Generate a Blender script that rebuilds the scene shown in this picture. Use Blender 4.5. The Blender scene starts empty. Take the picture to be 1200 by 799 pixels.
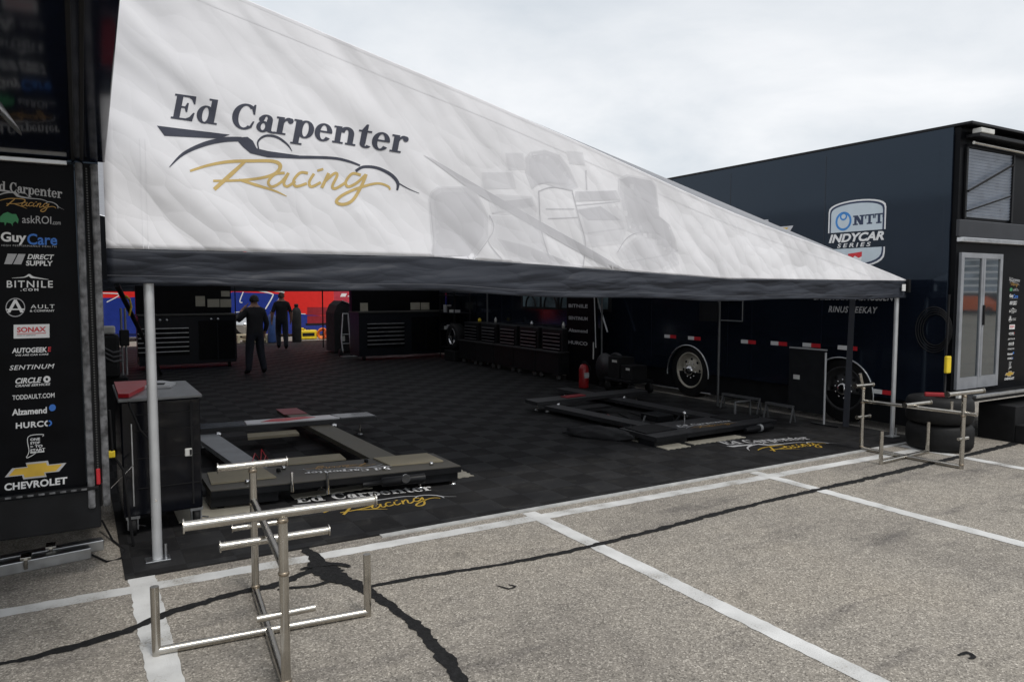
import bpy, bmesh, math, random
from mathutils import Vector, Matrix, noise
R = math.radians
random.seed(7)
C = bpy.context.scene.collection
scene = bpy.context.scene

# ------------------------------------------------------------------ camera
EYE = 1.8; F = 865.0; YAW = R(30.5); PITCH = math.atan(59.5 / F)
cam_d = bpy.data.cameras.new('camera'); cam = bpy.data.objects.new('camera', cam_d); C.objects.link(cam)
cam.location = (0, 0, EYE); cam.rotation_euler = (math.pi / 2 - PITCH, 0, -YAW)
cam_d.sensor_width = 36; cam_d.lens = F / 1200 * 36; cam_d.clip_end = 3000; cam_d.clip_start = 0.05
scene.camera = cam

# ------------------------------------------------------------------ world, sun, exposure
SUN_EL, SUN_AZ = R(58), R(172)          # azimuth measured from +Y towards +X
world = bpy.data.worlds.new('World'); scene.world = world; world.use_nodes = True
nt = world.node_tree; N = nt.nodes; L = nt.links
bg = N['Background']; bg.inputs['Strength'].default_value = 0.1
sky = N.new('ShaderNodeTexSky'); sky.sky_type = 'NISHITA'; sky.sun_disc = False
sky.sun_elevation = SUN_EL; sky.sun_rotation = SUN_AZ
tc = N.new('ShaderNodeTexCoord'); sep = N.new('ShaderNodeSeparateXYZ'); L.new(tc.outputs['Generated'], sep.inputs[0])
# overcast layer: project the direction on a flat cloud ceiling
zz = N.new('ShaderNodeMath'); zz.operation = 'MAXIMUM'; zz.inputs[1].default_value = 0.0; L.new(sep.outputs[2], zz.inputs[0])
za = N.new('ShaderNodeMath'); za.operation = 'ADD'; za.inputs[1].default_value = 0.16; L.new(zz.outputs[0], za.inputs[0])
dx = N.new('ShaderNodeMath'); dx.operation = 'DIVIDE'; L.new(sep.outputs[0], dx.inputs[0]); L.new(za.outputs[0], dx.inputs[1])
dy = N.new('ShaderNodeMath'); dy.operation = 'DIVIDE'; L.new(sep.outputs[1], dy.inputs[0]); L.new(za.outputs[0], dy.inputs[1])
cmb = N.new('ShaderNodeCombineXYZ'); L.new(dx.outputs[0], cmb.inputs[0]); L.new(dy.outputs[0], cmb.inputs[1])
nz = N.new('ShaderNodeTexNoise'); nz.inputs['Scale'].default_value = 1.1; nz.inputs['Detail'].default_value = 7
nz.inputs['Roughness'].default_value = 0.55; nz.inputs['Distortion'].default_value = 0.3; L.new(cmb.outputs[0], nz.inputs['Vector'])
cr = N.new('ShaderNodeValToRGB')
cr.color_ramp.elements[0].position = 0.30; cr.color_ramp.elements[0].color = (0.60, 0.645, 0.69, 1)
cr.color_ramp.elements[1].position = 0.66; cr.color_ramp.elements[1].color = (0.86, 0.87, 0.885, 1)
L.new(nz.outputs['Fac'], cr.inputs[0])
sc10 = N.new('ShaderNodeVectorMath'); sc10.operation = 'SCALE'; sc10.inputs['Scale'].default_value = 10.0
L.new(cr.outputs[0], sc10.inputs[0])
mx = N.new('ShaderNodeMix'); mx.data_type = 'RGBA'; mx.inputs['Factor'].default_value = 0.93
L.new(sky.outputs[0], mx.inputs['A']); L.new(sc10.outputs[0], mx.inputs['B']); L.new(mx.outputs['Result'], bg.inputs['Color'])

sun_d = bpy.data.lights.new('sun', 'SUN'); sun = bpy.data.objects.new('sun', sun_d); C.objects.link(sun)
sun_d.energy = 1.5; sun_d.angle = R(14); sun_d.color = (1, 0.96, 0.9)
sdir = Vector((math.sin(SUN_AZ) * math.cos(SUN_EL), math.cos(SUN_AZ) * math.cos(SUN_EL), math.sin(SUN_EL)))
sun.rotation_euler = sdir.to_track_quat('Z', 'Y').to_euler(); sun.location = sdir * 50
vs = scene.view_settings; vs.view_transform = 'Standard'; vs.look = 'None'; vs.gamma = 1; vs.use_curve_mapping = False
vs.exposure = 0.22

# ------------------------------------------------------------------ measuring: a point of the photo on a real plane
_fw = Vector((math.sin(YAW) * math.cos(PITCH), math.cos(YAW) * math.cos(PITCH), -math.sin(PITCH)))
_rt = Vector((math.cos(YAW), -math.sin(YAW), 0)); _up = _rt.cross(_fw)
def _ray(px, py): return _fw + _rt * ((px - 600) / F) - _up * ((py - 399.5) / F)
def on_z(px, py, z=0.0): d = _ray(px, py); return Vector((0, 0, EYE)) + d * ((z - EYE) / d.z)
def on_x(px, py, x): d = _ray(px, py); return Vector((0, 0, EYE)) + d * (x / d.x)
def on_y(px, py, y): d = _ray(px, py); return Vector((0, 0, EYE)) + d * (y / d.y)

# ------------------------------------------------------------------ materials
def mat(name, col, rough=0.5, metal=0.0, var=0.15, scale=6.0, bump=0.0, bscale=40.0, coat=0.0, spec=0.5, dirt=0.0):
    m = bpy.data.materials.new(name); m.use_nodes = True
    t = m.node_tree; b = t.nodes['Principled BSDF']
    b.inputs['Roughness'].default_value = rough; b.inputs['Metallic'].default_value = metal
    b.inputs['Coat Weight'].default_value = coat; b.inputs['Coat Roughness'].default_value = 0.06
    b.inputs['Specular IOR Level'].default_value = spec
    g = t.nodes.new('ShaderNodeNewGeometry')
    n = t.nodes.new('ShaderNodeTexNoise'); n.inputs['Scale'].default_value = scale; n.inputs['Detail'].default_value = 5
    t.links.new(g.outputs['Position'], n.inputs['Vector'])
    r = t.nodes.new('ShaderNodeValToRGB'); e = r.color_ramp.elements
    e[0].position = 0.3; e[1].position = 0.7
    e[0].color = tuple(c * (1 - var) for c in col) + (1,); e[1].color = tuple(min(1, c * (1 + var)) for c in col) + (1,)
    t.links.new(n.outputs['Fac'], r.inputs[0]); t.links.new(r.outputs[0], b.inputs['Base Color'])
    rr = t.nodes.new('ShaderNodeMapRange'); rr.inputs['To Min'].default_value = max(0.02, rough * (0.8 - dirt)); rr.inputs['To Max'].default_value = min(1, rough * (1.2 + dirt))
    t.links.new(n.outputs['Fac'], rr.inputs['Value']); t.links.new(rr.outputs[0], b.inputs['Roughness'])
    if bump > 0:
        n2 = t.nodes.new('ShaderNodeTexNoise'); n2.inputs['Scale'].default_value = bscale; n2.inputs['Detail'].default_value = 4
        t.links.new(g.outputs['Position'], n2.inputs['Vector'])
        bp = t.nodes.new('ShaderNodeBump'); bp.inputs['Strength'].default_value = bump; bp.inputs['Distance'].default_value = 0.02
        t.links.new(n2.outputs['Fac'], bp.inputs['Height']); t.links.new(bp.outputs[0], b.inputs['Normal'])
    return m

def asphalt_nodes(t):
    """aggregate speckle, returns (colour socket, height socket, geometry node)"""
    g = t.nodes.new('ShaderNodeNewGeometry'); P = g.outputs['Position']
    def noi(s, d, rough=0.6):
        n = t.nodes.new('ShaderNodeTexNoise'); n.inputs['Scale'].default_value = s; n.inputs['Detail'].default_value = d
        n.inputs['Roughness'].default_value = rough; t.links.new(P, n.inputs['Vector']); return n
    def ramp(src, stops):
        r = t.nodes.new('ShaderNodeValToRGB'); el = r.color_ramp.elements
        for i, (p, c) in enumerate(stops):
            e = el[i] if i < 2 else el.new(p)
            e.position = p; e.color = tuple(c) + (1,)
        t.links.new(src, r.inputs[0]); return r.outputs[0]
    def mul(a, b, f=1.0):
        m = t.nodes.new('ShaderNodeMix'); m.data_type = 'RGBA'; m.blend_type = 'MULTIPLY'; m.inputs['Factor'].default_value = f
        t.links.new(a, m.inputs['A']); t.links.new(b, m.inputs['B']); return m.outputs['Result']
    v = t.nodes.new('ShaderNodeTexVoronoi'); v.inputs['Scale'].default_value = 125; t.links.new(P, v.inputs['Vector'])
    bw = t.nodes.new('ShaderNodeSeparateColor'); t.links.new(v.outputs['Color'], bw.inputs[0])
    stones = ramp(bw.outputs[0], [(0.0, (0.14, 0.128, 0.112)), (0.22, (0.248, 0.227, 0.198)), (0.8, (0.33, 0.303, 0.266)), (1.0, (0.56, 0.52, 0.46))])
    fine = ramp(noi(330, 3).outputs['Fac'], [(0.3, (0.72, 0.72, 0.72)), (0.68, (1.22, 1.21, 1.2))])
    mid = ramp(noi(9, 6).outputs['Fac'], [(0.3, (0.86, 0.86, 0.86)), (0.7, (1.1, 1.1, 1.09))])
    big = ramp(noi(0.55, 6, 0.62).outputs['Fac'], [(0.32, (0.76, 0.76, 0.77)), (0.5, (1, 1, 1)), (0.75, (1.08, 1.06, 1.03))])
    stain = ramp(noi(1.9, 7, 0.7).outputs['Fac'], [(0.30, (0.6, 0.6, 0.6)), (0.40, (1, 1, 1))])
    # grey tyre-rubbed bands and drips, longer one way than the other
    mpp = t.nodes.new('ShaderNodeMapping'); mpp.inputs['Rotation'].default_value = (0, 0, R(-28)); mpp.inputs['Scale'].default_value = (.5, 2.2, 1); t.links.new(P, mpp.inputs['Vector'])
    nb = t.nodes.new('ShaderNodeTexNoise'); nb.inputs['Scale'].default_value = 1.15; nb.inputs['Detail'].default_value = 8; nb.inputs['Roughness'].default_value = .68; t.links.new(mpp.outputs[0], nb.inputs['Vector'])
    band = ramp(nb.outputs['Fac'], [(0.32, (0.48, 0.48, 0.51)), (0.46, (1, 1, 1))])
    drops = ramp(noi(5.5, 3).outputs['Fac'], [(0.24, (0.45, 0.45, 0.45)), (0.29, (1, 1, 1))])
    col = mul(mul(mul(mul(mul(mul(stones, fine), mid), big), stain, 0.75), band, .8), drops, .8)
    return col, v.outputs['Distance'], g

def m_asphalt():
    m = bpy.data.materials.new('asphalt'); m.use_nodes = True; t = m.node_tree; b = t.nodes['Principled BSDF']
    col, h, g = asphalt_nodes(t); t.links.new(col, b.inputs['Base Color']); b.inputs['Roughness'].default_value = 0.88
    b.inputs['Specular IOR Level'].default_value = 0.3
    bp = t.nodes.new('ShaderNodeBump'); bp.inputs['Strength'].default_value = 0.55; bp.inputs['Distance'].default_value = 0.006
    t.links.new(h, bp.inputs['Height']); t.links.new(bp.outputs[0], b.inputs['Normal']); return m
def m_paint():
    m = bpy.data.materials.new('worn_line_paint'); m.use_nodes = True; t = m.node_tree; b = t.nodes['Principled BSDF']
    col, h, g = asphalt_nodes(t)
    n = t.nodes.new('ShaderNodeTexNoise'); n.inputs['Scale'].default_value = 70; n.inputs['Detail'].default_value = 6; n.inputs['Roughness'].default_value = 0.7
    t.links.new(g.outputs['Position'], n.inputs['Vector'])
    n2 = t.nodes.new('ShaderNodeTexNoise'); n2.inputs['Scale'].default_value = 3; n2.inputs['Detail'].default_value = 4
    t.links.new(g.outputs['Position'], n2.inputs['Vector'])
    ad = t.nodes.new('ShaderNodeMath'); ad.operation = 'ADD'; t.links.new(n.outputs['Fac'], ad.inputs[0]); t.links.new(n2.outputs['Fac'], ad.inputs[1])
    r = t.nodes.new('ShaderNodeValToRGB'); r.color_ramp.elements[0].position = 0.36 ; r.color_ramp.elements[1].position = 0.45
    hf = t.nodes.new('ShaderNodeMath'); hf.operation = 'MULTIPLY'; hf.inputs[1].default_value = 0.5
    t.links.new(ad.outputs[0], hf.inputs[0]); t.links.new(hf.outputs[0], r.inputs[0])
    r2 = t.nodes.new('ShaderNodeValToRGB'); r2.color_ramp.elements[0].color = (0.42, 0.42, 0.41, 1); r2.color_ramp.elements[1].color = (0.66, 0.66, 0.65, 1)
    r2.color_ramp.elements[0].position = .3; r2.color_ramp.elements[1].position = .65
    t.links.new(n2.outputs['Fac'], r2.inputs[0])
    mx = t.nodes.new('ShaderNodeMix'); mx.data_type = 'RGBA'; t.links.new(r.outputs[0], mx.inputs['Factor'])
    t.links.new(col, mx.inputs['A']); t.links.new(r2.outputs[0], mx.inputs['B']); t.links.new(mx.outputs['Result'], b.inputs['Base Color'])
    b.inputs['Roughness'].default_value = 0.75
    bp = t.nodes.new('ShaderNodeBump'); bp.inputs['Strength'].default_value = 0.4; bp.inputs['Distance'].default_value = 0.004
    t.links.new(h, bp.inputs['Height']); t.links.new(bp.outputs[0], b.inputs['Normal']); return m
def m_tiles():
    m = bpy.data.materials.new('black_floor_tiles'); m.use_nodes = True; t = m.node_tree; b = t.nodes['Principled BSDF']
    g = t.nodes.new('ShaderNodeNewGeometry')
    ck = t.nodes.new('ShaderNodeTexChecker'); ck.inputs['Scale'].default_value = 3.28
    ck.inputs['Color1'].default_value = (0.0165, 0.0165, 0.0175, 1); ck.inputs['Color2'].default_value = (0.0205, 0.0208, 0.0225, 1)
    off = t.nodes.new('ShaderNodeVectorMath'); off.operation = 'ADD'; off.inputs[1].default_value = (0.05, 0.02, 0.1)
    t.links.new(g.outputs['Position'], off.inputs[0]); t.links.new(off.outputs[0], ck.inputs['Vector'])
    n = t.nodes.new('ShaderNodeTexNoise'); n.inputs['Scale'].default_value = 2.2; n.inputs['Detail'].default_value = 6; t.links.new(g.outputs['Position'], n.inputs['Vector'])
    rr = t.nodes.new('ShaderNodeValToRGB'); rr.color_ramp.elements[0].position = .3; rr.color_ramp.elements[0].color = (.75, .75, .75, 1)
    rr.color_ramp.elements[1].position = .7; rr.color_ramp.elements[1].color = (1.35, 1.33, 1.28, 1); t.links.new(n.outputs['Fac'], rr.inputs[0])
    mu = t.nodes.new('ShaderNodeMix'); mu.data_type = 'RGBA'; mu.blend_type = 'MULTIPLY'; mu.inputs['Factor'].default_value = 1
    t.links.new(ck.outputs['Color'], mu.inputs['A']); t.links.new(rr.outputs[0], mu.inputs['B']); t.links.new(mu.outputs['Result'], b.inputs['Base Color'])
    dn = t.nodes.new('ShaderNodeTexNoise'); dn.inputs['Scale'].default_value = 5.5; dn.inputs['Detail'].default_value = 9; dn.inputs['Roughness'].default_value = .72; dn.inputs['Distortion'].default_value = 1.2; t.links.new(g.outputs['Position'], dn.inputs['Vector'])
    dr_ = t.nodes.new('ShaderNodeMapRange'); dr_.inputs['From Min'].default_value = .52; dr_.inputs['From Max'].default_value = .75; dr_.inputs['To Max'].default_value = .35; t.links.new(dn.outputs['Fac'], dr_.inputs['Value'])
    dm = t.nodes.new('ShaderNodeMix'); dm.data_type = 'RGBA'; dm.inputs['B'].default_value = (.075, .072, .066, 1); t.links.new(dr_.outputs[0], dm.inputs['Factor']); t.links.new(mu.outputs['Result'], dm.inputs['A']); t.links.new(dm.outputs['Result'], b.inputs['Base Color'])
    mr = t.nodes.new('ShaderNodeMapRange'); mr.inputs['To Min'].default_value = 0.62; mr.inputs['To Max'].default_value = 0.75
    t.links.new(ck.outputs['Fac'], mr.inputs['Value']); t.links.new(mr.outputs[0], b.inputs['Roughness'])
    # seams between tiles
    br = t.nodes.new('ShaderNodeTexBrick'); br.offset = 0; br.inputs['Scale'].default_value = 3.28
    br.inputs['Brick Width'].default_value = 1.0; br.inputs['Row Height'].default_value = 1.0; br.inputs['Mortar Size'].default_value = 0.03
    t.links.new(off.outputs[0], br.inputs['Vector'])
    bp = t.nodes.new('ShaderNodeBump'); bp.invert = True; bp.inputs['Strength'].default_value = 0.5; bp.inputs['Distance'].default_value = 0.005
    t.links.new(br.outputs['Fac'], bp.inputs['Height']); t.links.new(bp.outputs[0], b.inputs['Normal'])
    b.inputs['Specular IOR Level'].default_value = 0.06
    return m
def m_fabric(name, col, rough=0.85, strength=0.7, fold=1.0, al=(.70, 0, -.71), ac=(.71, 0, .70), crumple=1.0):
    m = bpy.data.materials.new(name); m.use_nodes = True; t = m.node_tree; b = t.nodes['Principled BSDF']
    b.inputs['Roughness'].default_value = rough; b.inputs['Specular IOR Level'].default_value = 0.25
    g = t.nodes.new('ShaderNodeNewGeometry')
    def dot(v, k):
        d = t.nodes.new('ShaderNodeVectorMath'); d.operation = 'DOT_PRODUCT'; d.inputs[1].default_value = tuple(c * k for c in v)
        t.links.new(g.outputs['Position'], d.inputs[0]); return d.outputs['Value']
    mp = t.nodes.new('ShaderNodeCombineXYZ'); t.links.new(dot(al, .40), mp.inputs[0]); t.links.new(dot(ac, 1.7), mp.inputs[1])
    def smooth(scale, vec, w):
        n = t.nodes.new('ShaderNodeTexNoise'); n.inputs['Scale'].default_value = scale; n.inputs['Detail'].default_value = 2; n.inputs['Distortion'].default_value = 0.3
        t.links.new(vec, n.inputs['Vector']); q = t.nodes.new('ShaderNodeMath'); q.operation = 'MULTIPLY'; q.inputs[1].default_value = w; t.links.new(n.outputs['Fac'], q.inputs[0]); return q.outputs[0]
    def crease(scale, vec, w):
        n = t.nodes.new('ShaderNodeTexNoise'); n.inputs['Scale'].default_value = scale; n.inputs['Detail'].default_value = 3; n.inputs['Roughness'].default_value = .45
        n.inputs['Distortion'].default_value = 0.5; t.links.new(vec, n.inputs['Vector'])
        s = t.nodes.new('ShaderNodeMath'); s.operation = 'SUBTRACT'; s.inputs[1].default_value = .5; t.links.new(n.outputs['Fac'], s.inputs[0])
        a = t.nodes.new('ShaderNodeMath'); a.operation = 'ABSOLUTE'; t.links.new(s.outputs[0], a.inputs[0])
        p = t.nodes.new('ShaderNodeMath'); p.operation = 'POWER'; p.inputs[1].default_value = .6; t.links.new(a.outputs[0], p.inputs[0])
        q = t.nodes.new('ShaderNodeMath'); q.operation = 'MULTIPLY'; q.inputs[1].default_value = w; t.links.new(p.outputs[0], q.inputs[0]); return q.outputs[0]
    sx = t.nodes.new('ShaderNodeSeparateXYZ'); t.links.new(g.outputs['Position'], sx.inputs[0])
    def rng(src, a, b, lo, hi):
        r = t.nodes.new('ShaderNodeMapRange'); r.inputs['From Min'].default_value = a; r.inputs['From Max'].default_value = b; r.inputs['To Min'].default_value = lo; r.inputs['To Max'].default_value = hi
        t.links.new(src, r.inputs['Value']); return r.outputs[0]
    def prod(a, b):
        q = t.nodes.new('ShaderNodeMath'); q.operation = 'MULTIPLY'; t.links.new(a, q.inputs[0]); t.links.new(b, q.inputs[1]); return q.outputs[0]
    a1 = prod(smooth(1.05, mp.outputs[0], 0.155 * fold), rng(sx.outputs[0], 0.0, 7.0, 1.0, .6))
    # crumples where the cloth was packed: strongest low down near the left post
    patch = smooth(.8, g.outputs['Position'], 1.0)
    # flat facets meeting in sharp creases, on warped coordinates
    wn = t.nodes.new('ShaderNodeTexNoise'); wn.inputs['Scale'].default_value = 1.6; wn.inputs['Detail'].default_value = 2; t.links.new(g.outputs['Position'], wn.inputs['Vector'])
    wa = t.nodes.new('ShaderNodeVectorMath'); wa.operation = 'MULTIPLY_ADD'; wa.inputs[1].default_value = (.35, .35, .35); t.links.new(wn.outputs['Color'], wa.inputs[0])
    mq = t.nodes.new('ShaderNodeCombineXYZ'); t.links.new(dot(al, .85), mq.inputs[0]); t.links.new(dot(ac, 2.0), mq.inputs[1]); t.links.new(mq.outputs[0], wa.inputs[2])
    def facet(scale, w):
        v = t.nodes.new('ShaderNodeTexVoronoi'); v.feature = 'F1'; v.inputs['Scale'].default_value = scale; t.links.new(wa.outputs[0], v.inputs['Vector'])
        q = t.nodes.new('ShaderNodeMath'); q.operation = 'MULTIPLY'; q.inputs[1].default_value = w; t.links.new(v.outputs['Distance'], q.inputs[0]); return q.outputs[0]
    a2 = prod(prod(facet(1.7, -.060 * crumple), rng(patch, .36, .58, .15, 1.0)), rng(sx.outputs[2], 1.9, 3.4, 1.0, .2))
    a3 = prod(prod(facet(4.6, -.019 * crumple), rng(patch, .36, .58, .3, 1.0)), rng(sx.outputs[2], 1.9, 3.4, 1.0, .25))
    s1 = t.nodes.new('ShaderNodeMath'); t.links.new(a1, s1.inputs[0]); t.links.new(a2, s1.inputs[1])
    s2 = t.nodes.new('ShaderNodeMath'); t.links.new(s1.outputs[0], s2.inputs[0]); t.links.new(a3, s2.inputs[1])
    bp = t.nodes.new('ShaderNodeBump'); bp.inputs['Strength'].default_value = strength; bp.inputs['Distance'].default_value = 1.0
    t.links.new(s2.outputs[0], bp.inputs['Height']); t.links.new(bp.outputs[0], b.inputs['Normal'])
    n = t.nodes.new('ShaderNodeTexNoise'); n.inputs['Scale'].default_value = 1.6; n.inputs['Detail'].default_value = 6; t.links.new(g.outputs['Position'], n.inputs['Vector'])
    r = t.nodes.new('ShaderNodeValToRGB'); r.color_ramp.elements[0].position = .3; r.color_ramp.elements[1].position = .65
    r.color_ramp.elements[0].color = tuple(c * .9 for c in col) + (1,); r.color_ramp.elements[1].color = tuple(col) + (1,)
    t.links.new(n.outputs['Fac'], r.inputs[0]); t.links.new(r.outputs[0], b.inputs['Base Color'])
    return m

ASPH = m_asphalt(); PAINT = m_paint(); TILES = m_tiles()
TAR = mat('tar_seal', (0.013, 0.013, 0.0135), 0.8, bump=.6, bscale=45, spec=.2, var=.4, scale=30)
WFAB = m_fabric('white_awning_fabric', (0.80, 0.80, 0.83)); DFAB = m_fabric('charcoal_valance_fabric', (0.030, 0.034, 0.045), .5, .8, .8, (1, 0, .06), (-.06, 0, 2.2), .9)
GREYP = m_fabric('grey_print', (0.068, 0.073, 0.098)); GOLDP = m_fabric('gold_print', (0.60, 0.44, 0.18))
GH1 = m_fabric('ghost_dark_grey', (0.58, 0.58, 0.61)); GH2 = m_fabric('ghost_print_mid', (0.64, 0.64, 0.67)); GH3 = m_fabric('ghost_print_pale', (0.71, 0.71, 0.74))
GH4 = m_fabric('ghost_print_faint', (0.755, 0.755, 0.785)); GH3b = m_fabric('ghost_print_light', (0.685, 0.685, 0.715)); GH2b = m_fabric('ghost_print_grey', (0.605, 0.605, 0.635))
SEAMF = m_fabric('white_seam', (0.765, 0.765, 0.795))
ROOFIN = mat('awning_roof_fabric', (0.62, 0.62, 0.64), .8)
_t = ROOFIN.node_tree; _tr = _t.nodes.new('ShaderNodeBsdfTranslucent'); _tr.inputs[0].default_value = (.75, .77, .82, 1); _ms = _t.nodes.new('ShaderNodeMixShader'); _ms.inputs[0].default_value = .34
_t.links.new(_t.nodes['Principled BSDF'].outputs[0], _ms.inputs[1]); _t.links.new(_tr.outputs[0], _ms.inputs[2]); _t.links.new(_ms.outputs[0], _t.nodes['Material Output'].inputs[0])
LINING = mat('awning_black_lining', (0.02, 0.021, 0.025), .8)
NAVY = mat('navy_trailer_paint', (0.0060, 0.0085, 0.0150), 0.10, var=.08, scale=2, spec=.52)
NAVY.node_tree.nodes['Principled BSDF'].inputs['Specular Tint'].default_value = (.62, .80, 1.0, 1)
BLACKG = mat('gloss_black_panel', (0.004, 0.0045, 0.007), 0.1, var=.2, spec=.3)
GATEM = mat('gloss_navy_gate', (0.004, 0.0065, 0.016), 0.10, var=.2, coat=.4)
BLACKW = mat('satin_black_wall', (0.0035, 0.0038, 0.005), 0.35, var=.3, spec=.08)
BLACK = mat('black_powder_coat', (0.009, 0.0095, 0.011), 0.42, var=.3, spec=.2)
BLACKM = mat('matt_black', (0.011, 0.011, 0.012), 0.7, var=.3, spec=.2)
RUBBER = mat('tyre_rubber', (0.0085, 0.0085, 0.009), 0.62, bump=.15, bscale=30, spec=.25, var=.4, scale=9)
WORN = mat('worn_grey_seal', (0.11, 0.11, 0.115), .6, var=.75, scale=22, bump=.3)
ALU = mat('brushed_aluminium', (0.55, 0.56, 0.57), 0.36, 1.0, var=.12, scale=14)
POLE = mat('grey_anodised_pole', (0.52, 0.53, 0.54), 0.42, .45, var=.1)
STEEL = mat('welded_stainless_tube', (0.50, 0.475, 0.43), 0.24, 1.0, var=.12, scale=12, dirt=.15)
CHROME = mat('chrome', (0.75, 0.75, 0.75), 0.1, 1.0, var=.05)
WHITE = mat('white_vinyl', (0.72, 0.72, 0.72), .5, var=.04); GREYV = mat('grey_vinyl', (0.42, 0.42, 0.43), .5, var=.1)
OFFW = mat('pale_plastic', (0.6, 0.6, 0.57), .5)
RED = mat('red_vinyl', (0.55, 0.02, 0.03), .4, var=.08); BLUE = mat('blue_vinyl', (0.03, 0.16, 0.55), .45, var=.1)
GREEN = mat('green_vinyl', (0.03, 0.22, 0.08), .5); GOLD = mat('gold_vinyl', (0.62, 0.40, 0.05), .4, .3, var=.2)
OCHRE = mat('ochre_vinyl', (0.46, 0.26, 0.06), .5); SILVERV = mat('silver_vinyl', (0.5, 0.5, 0.52), .35, .6)
YELLOW = mat('yellow_plastic', (0.75, 0.55, 0.02), .45); ORANGE = mat('orange_hose', (0.8, 0.2, 0.02), .5)
TRED = mat('red_trailer_paint', (0.70, 0.025, 0.02), .3, coat=.4, var=.05); TBLUE = mat('blue_trailer_paint', (0.015, 0.035, 0.24), .3, coat=.4, var=.1)
DRED = mat('dark_red_panel', (0.25, 0.012, 0.02), .4)
TAN = mat('tan_pad', (0.30, 0.26, 0.18), .7, var=.1, bump=.1); DECK = mat('black_deck', (0.02, 0.02, 0.022), .5, var=.3)
TILET = mat('tan_floor_tile', (0.30, 0.28, 0.23), .7)
PLEXI = mat('smoked_acrylic', (0.02, 0.022, 0.026), .08, coat=.3)
GLASSD = mat('dark_door_glass', (0.02, 0.03, 0.035), .03, var=.1, spec=1.0, coat=1.0); GLASST = mat('teal_glass', (0.12, 0.17, 0.19), .4, var=.6, scale=3, spec=.15)
FRAMEW = mat('white_door_frame', (0.24, 0.25, 0.27), .4); SHUT = mat('shutter_slats', (0.27, 0.31, 0.38), .3, .3)
PAPER = mat('paper_note', (0.32, 0.30, 0.24), .8, var=.1)
SKIN = mat('skin', (0.38, 0.21, 0.15), .55); CLOTHB = mat('black_cloth', (0.014, 0.014, 0.017), .9, bump=.2, bscale=25); CLOTHN = mat('navy_cloth', (0.013, 0.015, 0.024), .9, bump=.2, bscale=25)
SHOE = mat('black_shoe', (0.01, 0.01, 0.01), .5); HAIR = mat('dark_hair', (0.012, 0.009, 0.007), .6, bump=.4, bscale=200); HAIRB = mat('brown_hair', (0.09, 0.055, 0.035), .6, bump=.4, bscale=200)
CONC = mat('far_grey', (0.3, 0.3, 0.3), .8); CANVAS = mat('black_cover', (0.016, 0.016, 0.018), .75, bump=.6, bscale=9)
WIREY = mat('yellow_lead', (0.6, 0.42, 0.02), .5)

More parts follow.
